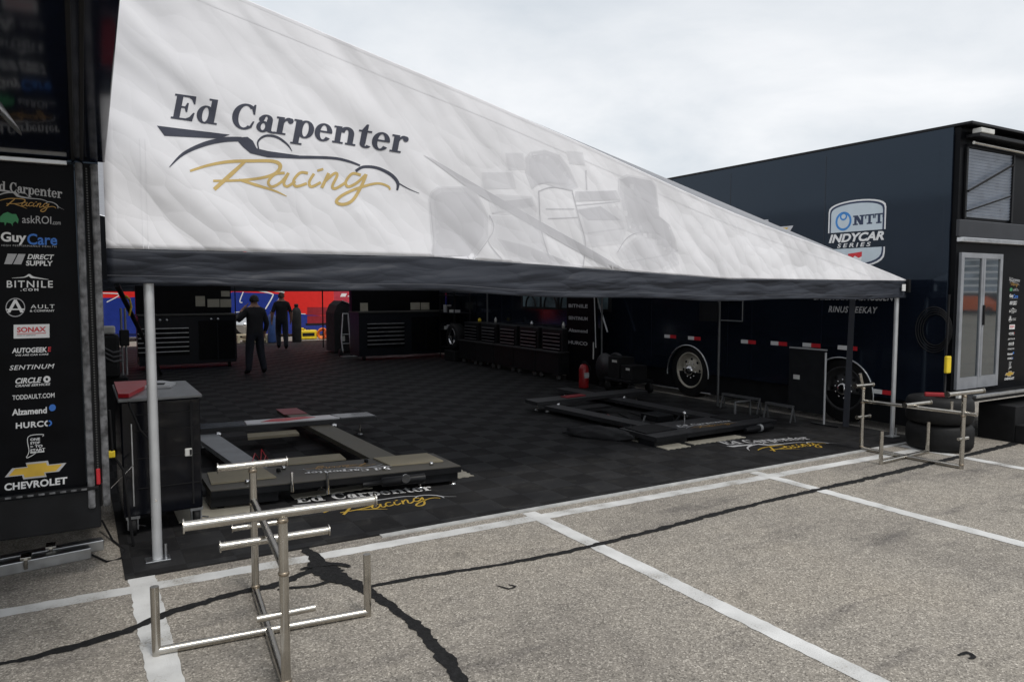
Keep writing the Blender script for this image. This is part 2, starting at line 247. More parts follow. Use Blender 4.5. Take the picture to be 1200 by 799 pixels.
# ------------------------------------------------------------------ builders
class MB:
    def __init__(s): s.v = []; s.f = []; s.m = []; s.sm = []; s.k = 0
    def add(s, vs, fs, smooth=False):
        o = len(s.v); s.v += [Vector(v) for v in vs]
        for f in fs: s.f.append([i + o for i in f]); s.m.append(s.k); s.sm.append(smooth)
        return s
    def mat(s, k): s.k = k; return s
    def box(s, a, b, bev=0.0, M=None):
        bm = bmesh.new(); bmesh.ops.create_cube(bm, size=1)
        a = Vector(a); b = Vector(b); c = (a + b) / 2; d = b - a
        for v in bm.verts: v.co = Vector((v.co.x * abs(d.x), v.co.y * abs(d.y), v.co.z * abs(d.z))) + c
        if bev > 0: bmesh.ops.bevel(bm, geom=bm.edges[:], offset=min(bev, .45 * min(abs(x) for x in d)), segments=2, affect='EDGES', profile=.5)
        if M is not None: bmesh.ops.transform(bm, matrix=M, verts=bm.verts)
        bm.verts.index_update(); s.add([v.co.copy() for v in bm.verts], [[v.index for v in f.verts] for f in bm.faces]); bm.free(); return s
    def bar(s, p0, p1, w, h, bev=0.0):          # box along a line, w sideways, h upwards (top face through the line)
        p0 = Vector(p0); p1 = Vector(p1); d = p1 - p0; n = d.normalized(); side = n.cross(Vector((0, 0, 1))).normalized(); u = side.cross(n)
        M = Matrix((( *n, 0), (*side, 0), (*u, 0), (0, 0, 0, 1))).transposed(); M.translation = p0
        return s.box((0, -w / 2, -h), (d.length, w / 2, 0), bev, M)
    def tube(s, pts, r, seg=12, caps=True, closed=False):
        pts = [Vector(p) for p in pts]; n = len(pts); rs = r if isinstance(r, (list, tuple)) else [r] * n
        vs = []; t0 = (pts[1] - pts[0]).normalized(); ref = Vector((0, 0, 1)) if abs(t0.z) < .9 else Vector((1, 0, 0)); u = t0.cross(ref).normalized()
        for i, p in enumerate(pts):
            if closed: t = (pts[(i + 1) % n] - pts[i - 1]).normalized()
            else: t = (pts[min(i + 1, n - 1)] - pts[max(i - 1, 0)]).normalized()
            u = (u - t * u.dot(t)).normalized(); w = t.cross(u)
            for k in range(seg): a = 2 * math.pi * k / seg; vs.append(p + (u * math.cos(a) + w * math.sin(a)) * rs[i])
        fs = []
        for i in range(n if closed else n - 1):
            j = (i + 1) % n
            for k in range(seg): k2 = (k + 1) % seg; fs.append([i * seg + k, i * seg + k2, j * seg + k2, j * seg + k])
        s.add(vs, fs, True)
        if caps and not closed:
            s.add(vs[:seg], [list(range(seg))[::-1]]); s.add(vs[-seg:], [list(range(seg))])
        return s
    def lathe(s, prof, c, axis='Z', seg=32, smooth=True, caps=True):   # prof: (radius, height along axis)
        vs = []; c = Vector(c)
        for r, h in prof:
            for k in range(seg):
                a = 2 * math.pi * k / seg; x, y = r * math.cos(a), r * math.sin(a)
                vs.append(c + (Vector((x, y, h)) if axis == 'Z' else Vector((h, x, y)) if axis == 'X' else Vector((x, h, y))))
        fs = []
        for i in range(len(prof) - 1):
            for k in range(seg): k2 = (k + 1) % seg; fs.append([i * seg + k, i * seg + k2, (i + 1) * seg + k2, (i + 1) * seg + k])
        if caps and prof[0][0] > 1e-4: fs.append(list(range(seg))[::-1])
        if caps and prof[-1][0] > 1e-4: fs.append([(len(prof) - 1) * seg + k for k in range(seg)])
        return s.add(vs, fs, smooth)
    def prism(s, poly, h, base=0.0, bev=0):     # vertical prism of a plan polygon
        n = len(poly); vs = [Vector((x, y, base)) for x, y in poly] + [Vector((x, y, base + h)) for x, y in poly]
        return s.add(vs, [list(range(n))[::-1], [n + i for i in range(n)]] + [[i, (i + 1) % n, n + (i + 1) % n, n + i] for i in range(n)])
    def ball(s, c, r, sx=1, sy=1, sz=1, seg=16):
        prof = [(max(1e-5, r * math.sin(math.pi * i / 10)), -r * math.cos(math.pi * i / 10)) for i in range(11)]
        o = len(s.v); s.lathe(prof, (0, 0, 0), seg=seg); c = Vector(c)
        for i in range(o, len(s.v)): v = s.v[i]; s.v[i] = Vector((v.x * sx, v.y * sy, v.z * sz)) + c
        return s
    def build(s, name, mats, parent=None, fixn=True):
        me = bpy.data.meshes.new(name); off = parent_loc(parent)
        me.from_pydata([tuple(v - off) for v in s.v], [], s.f)
        for m in (mats if isinstance(mats, (list, tuple)) else [mats]): me.materials.append(m)
        for p, k, sm in zip(me.polygons, s.m, s.sm): p.material_index = k; p.use_smooth = sm
        if fixn:
            bm = bmesh.new(); bm.from_mesh(me); bmesh.ops.recalc_face_normals(bm, faces=bm.faces); bm.to_mesh(me); bm.free()
        o = bpy.data.objects.new(name, me); C.objects.link(o)
        if parent is not None: o.parent = parent
        return o
def parent_loc(p):
    v = Vector((0, 0, 0))
    while p is not None: v += Vector(p.location); p = p.parent
    return v
def thing(name, label, cat, loc=(0, 0, 0), group=None):
    o = bpy.data.objects.new(name, None); C.objects.link(o); o.location = loc; o.empty_display_size = .1
    return tag(o, label, cat, group)
def tag(o, label, cat, group=None, kind=None):
    if label: o['label'] = label
    if cat: o['category'] = cat
    if group: o['group'] = group
    if kind: o['kind'] = kind
    return o
def struct(o, label=None, cat=None):
    o['kind'] = 'structure'
    return tag(o, label, cat)
def dup(root, loc, rotz=0, label=None, group=None):
    def cp(o, par):
        c = o.copy(); C.objects.link(c)
        if par is not None: c.parent = par
        for ch in list(o.children): cp(ch, c)
        return c
    r = cp(root, None); r.location = loc; r.rotation_euler = (0, 0, rotz)
    if label: r['label'] = label
    if group: r['group'] = group
    return r

# ---- flat art (lettering, emblems): polygons and text put on a frame (origin, right, up)
class Frame:
    def __init__(s, o, u, v, lift=0.003): s.o = Vector(o); s.u = Vector(u); s.v = Vector(v); s.n = s.u.cross(s.v).normalized(); s.lift = lift
    def at(s, x, y, k=0): return s.o + s.u * x + s.v * y + s.n * (s.lift + k)
def art(name, m, frame, polys, parent, post=None, k0=0.0):
    mb = MB()
    for i, p in enumerate(polys):
        k = k0 + i * 0.00005
        if isinstance(p, tuple):                   # (verts, faces)
            mb.add([frame.at(x, y, k) for x, y in p[0]], p[1])
        else: mb.add([frame.at(x, y, k) for x, y in p], [list(range(len(p)))])
    if post: post(mb)
    return mb.build(name, m, parent, fixn=False)
def stroke(pts, ws):
    """ribbon polygon along a smoothed polyline, width per point"""
    P = [Vector((x, y)) for x, y in pts]; W = ws if isinstance(ws, (list, tuple)) else [ws] * len(P)
    Q = []; V = []
    for i in range(len(P) - 1):                    # Catmull-Rom
        p0 = P[max(i - 1, 0)]; p1 = P[i]; p2 = P[i + 1]; p3 = P[min(i + 2, len(P) - 1)]
        for k in range(5):
            t = k / 5; Q.append(.5 * (2 * p1 + (p2 - p0) * t + (2 * p0 - 5 * p1 + 4 * p2 - p3) * t * t + (3 * p1 - p0 - 3 * p2 + p3) * t ** 3)); V.append(W[i] * (1 - t) + W[i + 1] * t)
    Q.append(P[-1]); V.append(W[-1]); vs = []; fs = []
    for i, q in enumerate(Q):
        t = (Q[min(i + 1, len(Q) - 1)] - Q[max(i - 1, 0)]).normalized(); n = Vector((-t.y, t.x)); vs += [tuple(q + n * V[i] / 2), tuple(q - n * V[i] / 2)]
    for i in range(len(Q) - 1): fs.append([2 * i, 2 * i + 1, 2 * i + 3, 2 * i + 2])
    return (vs, fs)
def ring(cx, cy, rx, ry, ix, iy, a0=0, a1=360, n=28):
    vs = []; fs = []
    for i in range(n + 1):
        a = R(a0 + (a1 - a0) * i / n); vs += [(cx + rx * math.cos(a), cy + ry * math.sin(a)), (cx + ix * math.cos(a), cy + iy * math.sin(a))]
    for i in range(n): fs.append([2 * i, 2 * i + 1, 2 * i + 3, 2 * i + 2])
    return (vs, fs)
def disc(cx, cy, rx, ry=None, n=24): ry = ry or rx; return [(cx + rx * math.cos(2 * math.pi * i / n), cy + ry * math.sin(2 * math.pi * i / n)) for i in range(n)]
def rc(x0, y0, x1, y1): return [(x0, y0), (x1, y0), (x1, y1), (x0, y1)]
def text_geo(s, bold=0.0, shear=0.0, spacing=1.0):
    cu = bpy.data.curves.new('t', 'FONT'); cu.body = s; cu.offset = bold; cu.shear = shear; cu.space_character = spacing; cu.resolution_u = 4
    ob = bpy.data.objects.new('t', cu); C.objects.link(ob); dg = bpy.context.evaluated_depsgraph_get()
    me = bpy.data.meshes.new_from_object(ob.evaluated_get(dg)); vs = [(v.co.x, v.co.y) for v in me.vertices]; fs = [list(p.vertices) for p in me.polygons]
    bpy.data.objects.remove(ob); bpy.data.curves.remove(cu); bpy.data.meshes.remove(me); return vs, fs
_tc = {}
def text(s, x0, y0, x1, y1, bold=0.0, shear=0.0, spacing=1.0):
    key = (s, bold, shear, spacing)
    if key not in _tc: _tc[key] = text_geo(*key)
    vs, fs = _tc[key]; ax = min(v[0] for v in vs); bx = max(v[0] for v in vs); ay = min(v[1] for v in vs); by = max(v[1] for v in vs)
    return ([(x0 + (x - ax) / (bx - ax) * (x1 - x0), y0 + (y - ay) / (by - ay) * (y1 - y0)) for x, y in vs], fs)

# bold serif letters, drawn here
def serif(word):
    G = {}
    G['E'] = (.68, [rc(.06, 0, .235, .7), rc(0, 0, .06, .055), rc(.235, 0, .53, .055), rc(0, .645, .06, .7), rc(.235, .645, .51, .7), [(.53, 0), (.59, 0), (.62, .24), (.58, .24), (.5, .11), (.4, .055), (.53, .055)], [(.51, .7), (.58, .7), (.595, .48), (.555, .48), (.48, .6), (.39, .645), (.51, .645)], rc(.235, .335, .37, .385), [(.37, .24), (.415, .24), (.415, .49), (.37, .49), (.33, .385), (.33, .335)]])
    bowl = lambda cx: ring(cx, .24, .235, .255, .085, .205)
    G['d'] = (.60, [bowl(.235), rc(.345, .0, .505, .7), rc(.27, .65, .345, .7), rc(.505, 0, .59, .05)])
    G['C'] = (.70, [ring(.35, .35, .35, .37, .175, .31, 48, 312), [(.555, .72), (.60, .72), (.615, .44), (.57, .44), (.5, .6)], [(.5, .07), (.58, .07), (.63, .25), (.585, .25)]])
    G['a'] = (.51, [ring(.18, .145, .18, .16, .06, .1), rc(.26, .03, .42, .36), ring(.235, .345, .185, .15, .04, .1, 0, 175), disc(.11, .35, .075), ring(.47, .075, .2, .085, .05, .03, 180, 320)])
    G['r'] = (.48, [rc(.06, .05, .22, .49), rc(0, .44, .06, .49), rc(0, 0, .31, .05), ring(.33, .33, .14, .165, .1, .08, 60, 180), disc(.39, .41, .078)])
    G['p'] = (.60, [rc(.06, -.16, .22, .49), rc(0, .44, .06, .49), rc(0, -.21, .31, -.16), bowl(.345)])
    G['e'] = (.52, [ring(.245, .24, .245, .26, .095, .205, 2, 325), rc(.11, .235, .48, .285)])
    G['n'] = (.68, [rc(.06, .05, .22, .49), rc(0, .44, .06, .49), rc(0, 0, .3, .05), ring(.36, .3, .215, .2, .055, .12, 0, 170), rc(.415, .05, .575, .31), rc(.36, 0, .655, .05)])
    G['t'] = (.40, [rc(.08, .1, .24, .48), [(.08, .48), (.24, .48), (.24, .65), (.18, .65)], rc(0, .43, .08, .48), rc(.24, .43, .36, .48), ring(.245, .11, .165, .125, .02, .07, 180, 335)])
    x = 0; out = []
    for ch in word:
        if ch == ' ': x += .36; continue
        adv, ps = G[ch]
        for p in ps:
            if isinstance(p, tuple): out.append(([(a + x, b) for a, b in p[0]], p[1]))
            else: out.append([(a + x, b) for a, b in p])
        x += adv
    return out, x
# the team mark, in units of the photographed print (x right, y down)
SW_DARK = [[(15, 177), (335, 218), (290, 235), (48, 222)],
    stroke([(68, 362), (130, 302), (220, 260), (310, 240), (385, 238)], [2, 14, 20, 22, 20]),
    [(365, 242), (385, 230), (412, 228), (436, 246), (452, 278), (500, 290), (640, 311), (640, 325), (500, 318), (425, 300), (392, 272)],
    stroke([(640, 318), (780, 322), (850, 335), (905, 354)], [14, 12, 11, 8]),
    stroke([(461, 282), (458, 248), (490, 224), (540, 230), (585, 262), (606, 292)], [5, 8, 10, 11, 8, 2]),
    stroke([(885, 379), (920, 360), (980, 364), (1040, 392), (1072, 428), (1070, 462)], [12, 12, 13, 15, 15, 8]),
    stroke([(1078, 432), (1120, 455), (1168, 475)], [6, 4, 2])]
SW_GOLD = [stroke([(160, 377), (240, 352), (330, 336), (440, 333), (525, 335), (556, 355), (535, 388), (470, 408), (370, 418), (262, 420)], [10, 12, 14, 14, 15, 17, 15, 12, 11, 10]),
    stroke([(402, 335), (340, 392), (266, 458)], [12, 19, 17]), stroke([(375, 415), (450, 438), (530, 463), (585, 488)], [10, 13, 9, 3]),
    stroke([(575, 386), (532, 392), (504, 425), (520, 446), (560, 426), (592, 386)], 12), stroke([(592, 386), (572, 430), (588, 445), (622, 422)], 12),
    stroke([(676, 388), (642, 386), (614, 420), (626, 445), (672, 432)], 12), stroke([(702, 390), (682, 426), (692, 447), (732, 428)], 12), stroke([(716, 378), (742, 370)], 10),
    stroke([(766, 388), (736, 452)], 14), stroke([(745, 428), (790, 390), (803, 398), (782, 444), (797, 455), (842, 428)], 12),
    stroke([(908, 396), (870, 390), (841, 425), (852, 447), (890, 430), (930, 394)], 12), stroke([(932, 392), (912, 440), (872, 505), (830, 525), (800, 512), (830, 482), (900, 452), (980, 432), (1028, 444), (1038, 460)], [14, 14, 14, 14, 14, 13, 12, 10, 10, 8])]
def team_mark(parent, tofn, m_dark, m_gold, post=None, words=True, n=Vector((0, 0, 1)), lift=.003, line=None):
    """tofn maps trace units to a 3-D point"""
    class FF:
        def at(s, x, y, k=0): return tofn(x, y) + n * (lift + k)
    fr = FF()
    pol, w = serif('Ed Carpenter')
    def mp(a, b):       # letter units -> trace units along a falling baseline
        tx = a / w; return (75 + 1035 * tx + b / .7 * 20, 145 + 158 * tx - b / .7 * 107)
    P2 = [([mp(*q) for q in p[0]], p[1]) if isinstance(p, tuple) else [mp(*q) for q in p] for p in pol]
    art('team_lettering', m_dark, fr, P2, parent, post)
    art('team_swoosh', line or m_dark, fr, SW_DARK, parent, post); art('team_script', m_gold, fr, SW_GOLD, parent, post)

# ================================================================== SETTING
mb = MB(); S = 600
mb.add([(-S, -S, 0), (S, -S, 0), (S, S, 0), (-S, S, 0)], [[0, 1, 2, 3]])
struct(mb.build('asphalt_ground', ASPH))
def strip(p0, p1, w, z=.0015, jag=.006):
    p0 = Vector((*p0, z)); p1 = Vector((*p1, z)); d = p1 - p0; n = Vector((-d.y, d.x, 0)).normalized(); k = max(2, int(d.length / .05)); vs = []; fs = []
    for i in range(k + 1):
        p = p0 + d * i / k
        for s in (-1, 1): vs.append(p + n * s * (w / 2 + random.uniform(-jag, jag)))
    for i in range(k): fs.append([2 * i, 2 * i + 1, 2 * i + 3, 2 * i + 2])
    return MB().add(vs, fs)
struct(strip((-4, 4.96), (8.75, 4.765), .125).build('painted_line', PAINT))
for x in (0.29, 3.1, 5.72, 8.19):
    y1 = 5.14 if x < 1 else 5.0
    struct(strip((x + .02, -1.0), (x, y1), .15 if x < 1 else .125, .0028).build('painted_line', PAINT))
struct(strip((10.95, -1.0), (10.95, 5), .125).build('painted_line', PAINT))
def tar(pts, ws, z):
    P = [Vector(p) for p in pts]; Q = []; W = []
    for i in range(len(P) - 1):
        p0 = P[max(i - 1, 0)]; p1 = P[i]; p2 = P[i + 1]; p3 = P[min(i + 2, len(P) - 1)]; k = max(3, int((p2 - p1).length / .022))
        for j in range(k):
            t = j / k; Q.append(.5 * (2 * p1 + (p2 - p0) * t + (2 * p0 - 5 * p1 + 4 * p2 - p3) * t * t + (3 * p1 - p0 - 3 * p2 + p3) * t ** 3)); W.append(ws[i] * (1 - t) + ws[i + 1] * t)
    vs = []; fs = []
    for i, q in enumerate(Q):
        t = (Q[min(i + 1, len(Q) - 1)] - Q[max(i - 1, 0)]).normalized(); n = Vector((-t.y, t.x)); w = W[i]
        for s in (-1, 1):
            a = w / 2 * (1 + .6 * noise.noise((q.x * 11, q.y * 11, s * 9.1)) + .5 * noise.noise((q.x * 38, q.y * 38, s * 3.1))); p = q + n * s * a; vs.append((p.x, p.y, z))
    for i in range(len(Q) - 1): fs.append([2 * i, 2 * i + 1, 2 * i + 3, 2 * i + 2])
    return MB().add(vs, fs)
gp = lambda *ps: [on_z(*p).xy for p in ps]
a = gp((-60, 792), (0, 778), (60, 765), (140, 742), (200, 718), (270, 697), (330, 683), (375, 663))
struct(tar(a, [.045, .05, .06, .07, .07, .065, .07, .06], .0042).build('tar_crack', TAR))
a = gp((355, 640), (372, 658), (390, 672), (425, 690), (460, 712), (490, 735), (512, 760), (535, 790), (550, 815))
struct(tar(a, [.05, .10, .14, .08, .06, .065, .07, .065, .06], .0054).build('tar_crack', TAR))
a = gp((430, 688), (500, 675), (590, 661), (680, 643), (780, 618), (860, 597), (940, 578), (1020, 560), (1100, 541), (1160, 527), (1210, 514))
struct(tar(a, [.035, .04, .045, .05, .055, .06, .065, .075, .08, .085, .085], .0042).build('tar_crack', TAR))
a = gp((325, 691), (345, 689), (372, 686), (400, 676)); struct(tar(a, [.015, .03, .035, .03], .0066).build('tar_crack', TAR))
a = gp((583, 686), (596, 690), (604, 687), (592, 684)); struct(tar(a, [.012, .02, .02, .01], .003).build('tar_patch', TAR))
a = gp((1122, 768), (1134, 765), (1141, 770), (1132, 772)); struct(tar(a, [.01, .025, .02, .008], .003).build('tar_patch', TAR))

a = gp((362, 660), (378, 672), (392, 680), (404, 684)); struct(tar(a, [.02, .10, .10, .02], .0078).build('tar_crack', TAR))
a = gp((352, 668), (372, 664), (398, 662), (412, 666)); struct(tar(a, [.02, .05, .05, .012], .009).build('tar_crack', TAR))
# ---- tile floor laid under the awning
floor = MB().box((.2, 5.08, .0), (8.8, 26.3, .012)).build('tile_floor', TILES); struct(floor)
e = MB(); e.prism([(1.86, 5.02), (8.45, 5.02), (8.45, 5.078), (1.86, 5.078)], .010)
e.build('edging_strip', mat('grey_edging', (.42, .42, .41), .6, var=.2, scale=12), floor)
fmark = lambda ox, oy, w, rot: (lambda x, y: Vector((ox + (x * math.cos(rot) + (y - 270) * 1.5 * math.sin(rot)) / 1150 * w, oy + (x * math.sin(rot) - (y - 270) * 1.5 * math.cos(rot)) / 1150 * w, .012)))
team_mark(floor, fmark(1.47, 5.97, 1.28, R(2)), WHITE, GOLD, line=GREYV)
team_mark(floor, fmark(6.35, 5.82, 1.26, R(-2)), GREYV, GOLD, line=GREYV)
for x0, y0, x1, y1 in ((.62, 6.1, 1.2, 6.75), (1.55, 6.3, 2.25, 6.45), (3.0, 6.22, 3.24, 6.5), (5.65, 6.15, 6.0, 6.95), (6.1, 6.2, 6.95, 6.36)):
    poly = []          # loose tan tiles with toothed edges
    nx = max(2, int((x1 - x0) / .04)); ny = max(2, int((y1 - y0) / .04))
    for i in range(nx): poly += [(x0 + (x1 - x0) * i / nx, y0 + (.015 if i % 2 else 0)), (x0 + (x1 - x0) * (i + .5) / nx, y0 + (.015 if i % 2 else 0))]
    for i in range(ny): poly += [(x1 - (.015 if i % 2 else 0), y0 + (y1 - y0) * i / ny), (x1 - (.015 if i % 2 else 0), y0 + (y1 - y0) * (i + .5) / ny)]
    poly += [(x1, y1), (x0, y1)]
    MB().prism(poly, .009, .0125).build('tan_tile', TILET, floor)

# ================================================================== LEFT HAULER (its rear end faces us)
WY = 5.2; XR = .14
hl = thing('race_hauler', 'black hauler at the left edge with a sponsor column and raised glossy tailgate', 'trailer', (-1.1, 5.2, 0))
MB().box((-2.42, WY + .02, .6), (XR - .002, 26.3, 2.52)).box((-2.42, WY + .02, 2.52), (XR - .002, 26.3, 3.98), .02).build('body', NAVY, hl)  # far end lengthened, unseen, to block the red hauler's reflections and light
MB().box((-2.40, WY - .005, .6), (.012, WY + .018, 2.55)).build('rear_wall', BLACKW, hl)
MB().box((-2.42, WY - .02, 2.56), (XR, WY + .018, 3.95)).build('upper_wall', NAVY, hl)
mb = MB().box((-2.42, WY - .03, .33), (XR - .055, WY + .3, .575), .012); mb.box((-2.42, WY - .055, .577), (XR - .06, WY - .006, .60), .006)
mb.mat(1)
for i in range(28): mb.box((-1.5 + i * .055, WY - .0575, .583), (-1.5 + i * .055 + .03, WY - .0552, .594))
mb.build('bumper', [BLACK, WORN], hl)
for x0, x1 in ((.018, .058), (.098, .139)): MB().box((x0, WY - .05, .46), (x1, WY + .0, 2.56), .012).build('door_seal', WORN, hl)
mb = MB().box((.06, WY - .012, .46), (.096, WY + .0, 2.56)); mb.build('seal_channel', BLACKM, hl)
mb = MB()
for i in range(120): mb.box((.073, WY - .022, .62 + i * .016), (.082, WY - .0125, .628 + i * .016))
mb.build('chain', mat('dull_chain', (.10, .10, .10), .5, .6), hl)
MB().box((.066, WY - .03, .60), (.09, WY - .0125, .70), .006).build('chain_latch', RED, hl)
MB().box((-2.3, 8, .34), (-2.26, 19, .6)).box((XR - .05, 7.0, .25), (XR - .004, 19, .6)).build('skirt', BLACKM, hl)
# tailgate, hinged at 2.57 and raised a little above level; its glossy underside mirrors the wall
ga = R(8.5); gl = 2.9
T = Matrix.Translation((0, WY - .03, 2.57)) @ Matrix.Rotation(-ga, 4, 'X')
MB().box((-2.42, -gl, .0), (.178, 0, .05), .006, T).build('tailgate', GATEM, hl)
mb = MB()
for x in (.0, .045): mb.box((x, -gl + .05, -.012), (x + .018, -.05, -.0005), .003, T)
mb.build('gate_seal', BLACKM, hl)
MB().box((-1.2, WY - .06, 2.535), (-.02, WY - .007, 2.565), .006).build('hinge_rail', ALU, hl)
g1 = T @ Vector((-.34, -1.05, -.02)); MB().tube([(-.16, WY - .04, 2.28 + .33), g1], .018).build('gas_strut', ALU, hl)
for y in (15.2, 16.5, 17.8):
    MB().lathe([(.2, -.12), (.46, -.12), (.5, -.06), (.5, .1), (.46, .14), (.2, .14)], (-.1, y, .5), 'X').build('wheel', RUBBER, hl)

def bowtie(x0, y0, x1, y1):
    w = x1 - x0; h = y1 - y0
    f = lambda a, b: (x0 + a * w, y0 + b * h)
    return [f(.12, .75), f(.36, .75), f(.34, 1), f(.70, 1), f(.72, .75), f(1, .75), f(.88, .25), f(.66, .25), f(.68, 0), f(.30, 0), f(.28, .25), f(0, .25)]
BULL = [(0, 262), (0, 256), (4, 252), (9, 250), (14, 252), (19, 252), (22, 258), (21, 263), (18, 260), (15, 263), (15, 266), (13, 263), (8, 262), (6, 266), (5, 262)]
INDIANA = [(32, 511), (50, 509), (50, 513), (35, 514), (34, 530), (46, 528), (44, 531), (36, 534), (31, 533), (33, 527)]
def sponsors(parent, tofn, n, lift=.003):
    """tofn(px, py) -> point on the wall; rows as on the photographed panel"""
    def P(name, m, polys, k=0):
        class FF:
            def at(s, x, y, q=0): return tofn(x, y) + n * (lift + k + q)
        art(name, m, FF(), polys, parent)
    def tx(s, x0, x1, yt, yb, m=WHITE, bold=.015, shear=0., sp=1.0, k=0): P('sponsor_lettering', m, [text(s, x0, yb, x1, yt, bold, shear, sp)], k)
    class Q: pass
    pol, w = serif('Ed Carpenter')
    mpp = lambda a, b: (-9 + 82 * a / w, 225 + 6 * a / w - b / .7 * 11)
    P('sponsor_lettering', GREYV, [([mpp(*q) for q in p[0]], p[1]) if isinstance(p, tuple) else [mpp(*q) for q in p] for p in pol])
    sc = lambda l: [([(-12 + x * .0745, 210 + y * .072) for x, y in p[0]], p[1]) if isinstance(p, tuple) else [(-12 + x * .0745, 210 + y * .072) for x, y in p] for p in l]
    P('sponsor_swoosh', GREYV, sc(SW_DARK)); P('sponsor_script', OCHRE, sc(SW_GOLD))
    P('sponsor_bull', GREEN, [BULL]); tx('askROI', 26, 60, 253, 262, GREYV, 0); tx('.com', 61, 71, 259, 262.5, GREYV, 0)
    tx('Guy', 1, 31, 273, 287.5, WHITE, .03); tx('Care', 32, 67, 274, 287, BLUE, .02); tx('HIGH PERFORMANCE HEALTH', 2, 66, 287.5, 289.5, GREYV, 0, 0, 1.2)
    tx('DIRECT', 32, 63.5, 298, 304, WHITE, .03, .25); tx('SUPPLY', 30.5, 62, 305.5, 311.5, WHITE, .03, .05)
    P('sponsor_emblem', GREYV, [[(5, 310), (9, 298), (20, 298), (14, 310)], [(15.5, 310), (21.5, 298), (30, 298), (25, 310)]])
    tx('BITNILE', 8, 62, 329, 337, WHITE, .01, 0, 1.2); tx('.COM', 24, 45, 338, 341, WHITE, .03, 0, 1.4)
    P('sponsor_emblem', WHITE, [stroke([(14, 326), (28, 325), (34, 322.5), (37, 324.5), (42, 325.5), (57, 327.5)], [.3, .9, 2.5, 3, 1.5, .3])])
    P('sponsor_emblem', GREYV, [ring(18, 360, 11.5, 11, 10.5, 10)]); P('sponsor_emblem', WHITE, [[(8, 366), (16.5, 351), (19.5, 351), (28, 366), (24, 366), (18, 355), (12, 366)], rc(7, 361.5, 29, 363)], .0006)
    tx('AULT', 36, 64, 357, 361.5, WHITE, 0, 0, 1.2); tx('& COMPANY', 35, 64, 363, 365.5, WHITE, .01)
    P('sponsor_plate', WHITE, [rc(16, 396, 58, 380)]); tx('SONAX', 20, 54, 383, 389, RED, .03, k=.001); P('sponsor_rule', RED, [rc(20, 391, 54, 390.2)], .001); tx('MADE IN GERMANY', 20, 42, 392, 393.3, BLACKM, 0, k=.001)
    tx('AUTOGEEK', 14, 55, 407, 413, WHITE, .03, .1); tx('E', 56, 60, 407, 412.5, RED, .03, .1); tx('WE ARE CAR CARE', 18, 57, 414.5, 416.5, WHITE, .02, .1)
    tx('SENTINUM', 11, 64, 427, 432.5, WHITE, .01, .25, 1.1)
    tx('CIRCLE', 18, 49, 442, 448.5, WHITE, .03, .25); P('sponsor_emblem', WHITE, [ring(55, 445, 4.2, 4, 1.6, 1.6)]); tx('CRANE SERVICES', 18, 59, 449.5, 452.3, WHITE, .02, .25)
    tx('TODDAULT.COM', 14.5, 64, 461.5, 467, WHITE, .015)
    tx('Alzamend', 14, 55, 477.5, 485, WHITE, .03); P('sponsor_emblem', BLUE, [disc(61.5, 479, 4, 4)])
    tx('HURC', 18.5, 51, 493.5, 500.5, WHITE, .03, 0, 1.1); P('sponsor_emblem', WHITE, [ring(56.5, 497, 4.6, 3.7, 2.7, 2, 100, 260)]); P('sponsor_emblem', BLUE, [ring(56.5, 497, 4.6, 3.7, 2.7, 2, -80, 80)])
    P('sponsor_outline', WHITE, [stroke([(50, 512), (50, 509.5), (33, 511), (34, 528), (31, 535), (37, 533.5), (46, 528)], .8)])
    for i, s in enumerate(('ONE', 'STOP', '> TO', 'START')): tx(s, 35.5, 47 + (i > 1) * 3 + (i > 2) * 3, 513 + i * 4.2, 516 + i * 4.2, WHITE, .03)
    P('sponsor_rule', WHITE, [rc(35.5, 530.5, 52, 529)])
    P('sponsor_bowtie', SILVERV, [bowtie(5.5, 560, 78, 541)]); P('sponsor_bowtie', GOLD, [bowtie(10, 558, 73, 543)], .001)
    tx('CHEVROLET', 5, 79, 562.5, 571, WHITE, .035, 0, 1.05)
YS = {}
def wall_pt(px, py):    # rows are level on the wall: take the height where the row is centred
    p = on_y(40, py, WY - .005); q = on_y(px, py, WY - .005); return Vector((q.x, WY - .005, p.z))
sponsors(hl, wall_pt, Vector((0, -1, 0)))

# ================================================================== AWNING
FY = 5.27; GX0, GX1 = .17, 8.62
ztop = lambda x: 3.945 - .2395 * (x - .17) - .06 * math.exp(-((x - 5.6) / 1.5) ** 2)
zband = lambda x: 2.06 if x < 2.4 else max(1.915, 2.06 - .045 * (x - 2.4))
zbot = lambda x: 1.845 - .07 * min(1, x / 3.0) - .075 * min(1, max(0, (x - 2.5) / 2.8))
def disp(x, z):
    zt = ztop(x); a = max(0, min(1, (zt - z) / .35))
    d = .020 * noise.noise((x * .9 + z * 1.1, z * .5 - x * .35, 1.7)) + .014 * noise.noise((x * 2.1 + z * 2.9, z * .9 - x * .4, 4.2))
    d += .007 * math.sin(11 * (x * .55 + z * .83) + 2.2 * noise.noise((x, z, 0))) * (1 - min(1, x / 7))
    if z < zband(x): d += .012 * noise.noise((x * 1.7, z * 9, 8.0)) + .010 * noise.noise((x * 4.5, z * 5, 3.0))
    return d * (.35 + .65 * a)
aw = thing('hauler_awning', 'white awning with charcoal valance and printed team lettering stretched between the two haulers', 'awning', (4.5, 5.3, 0))
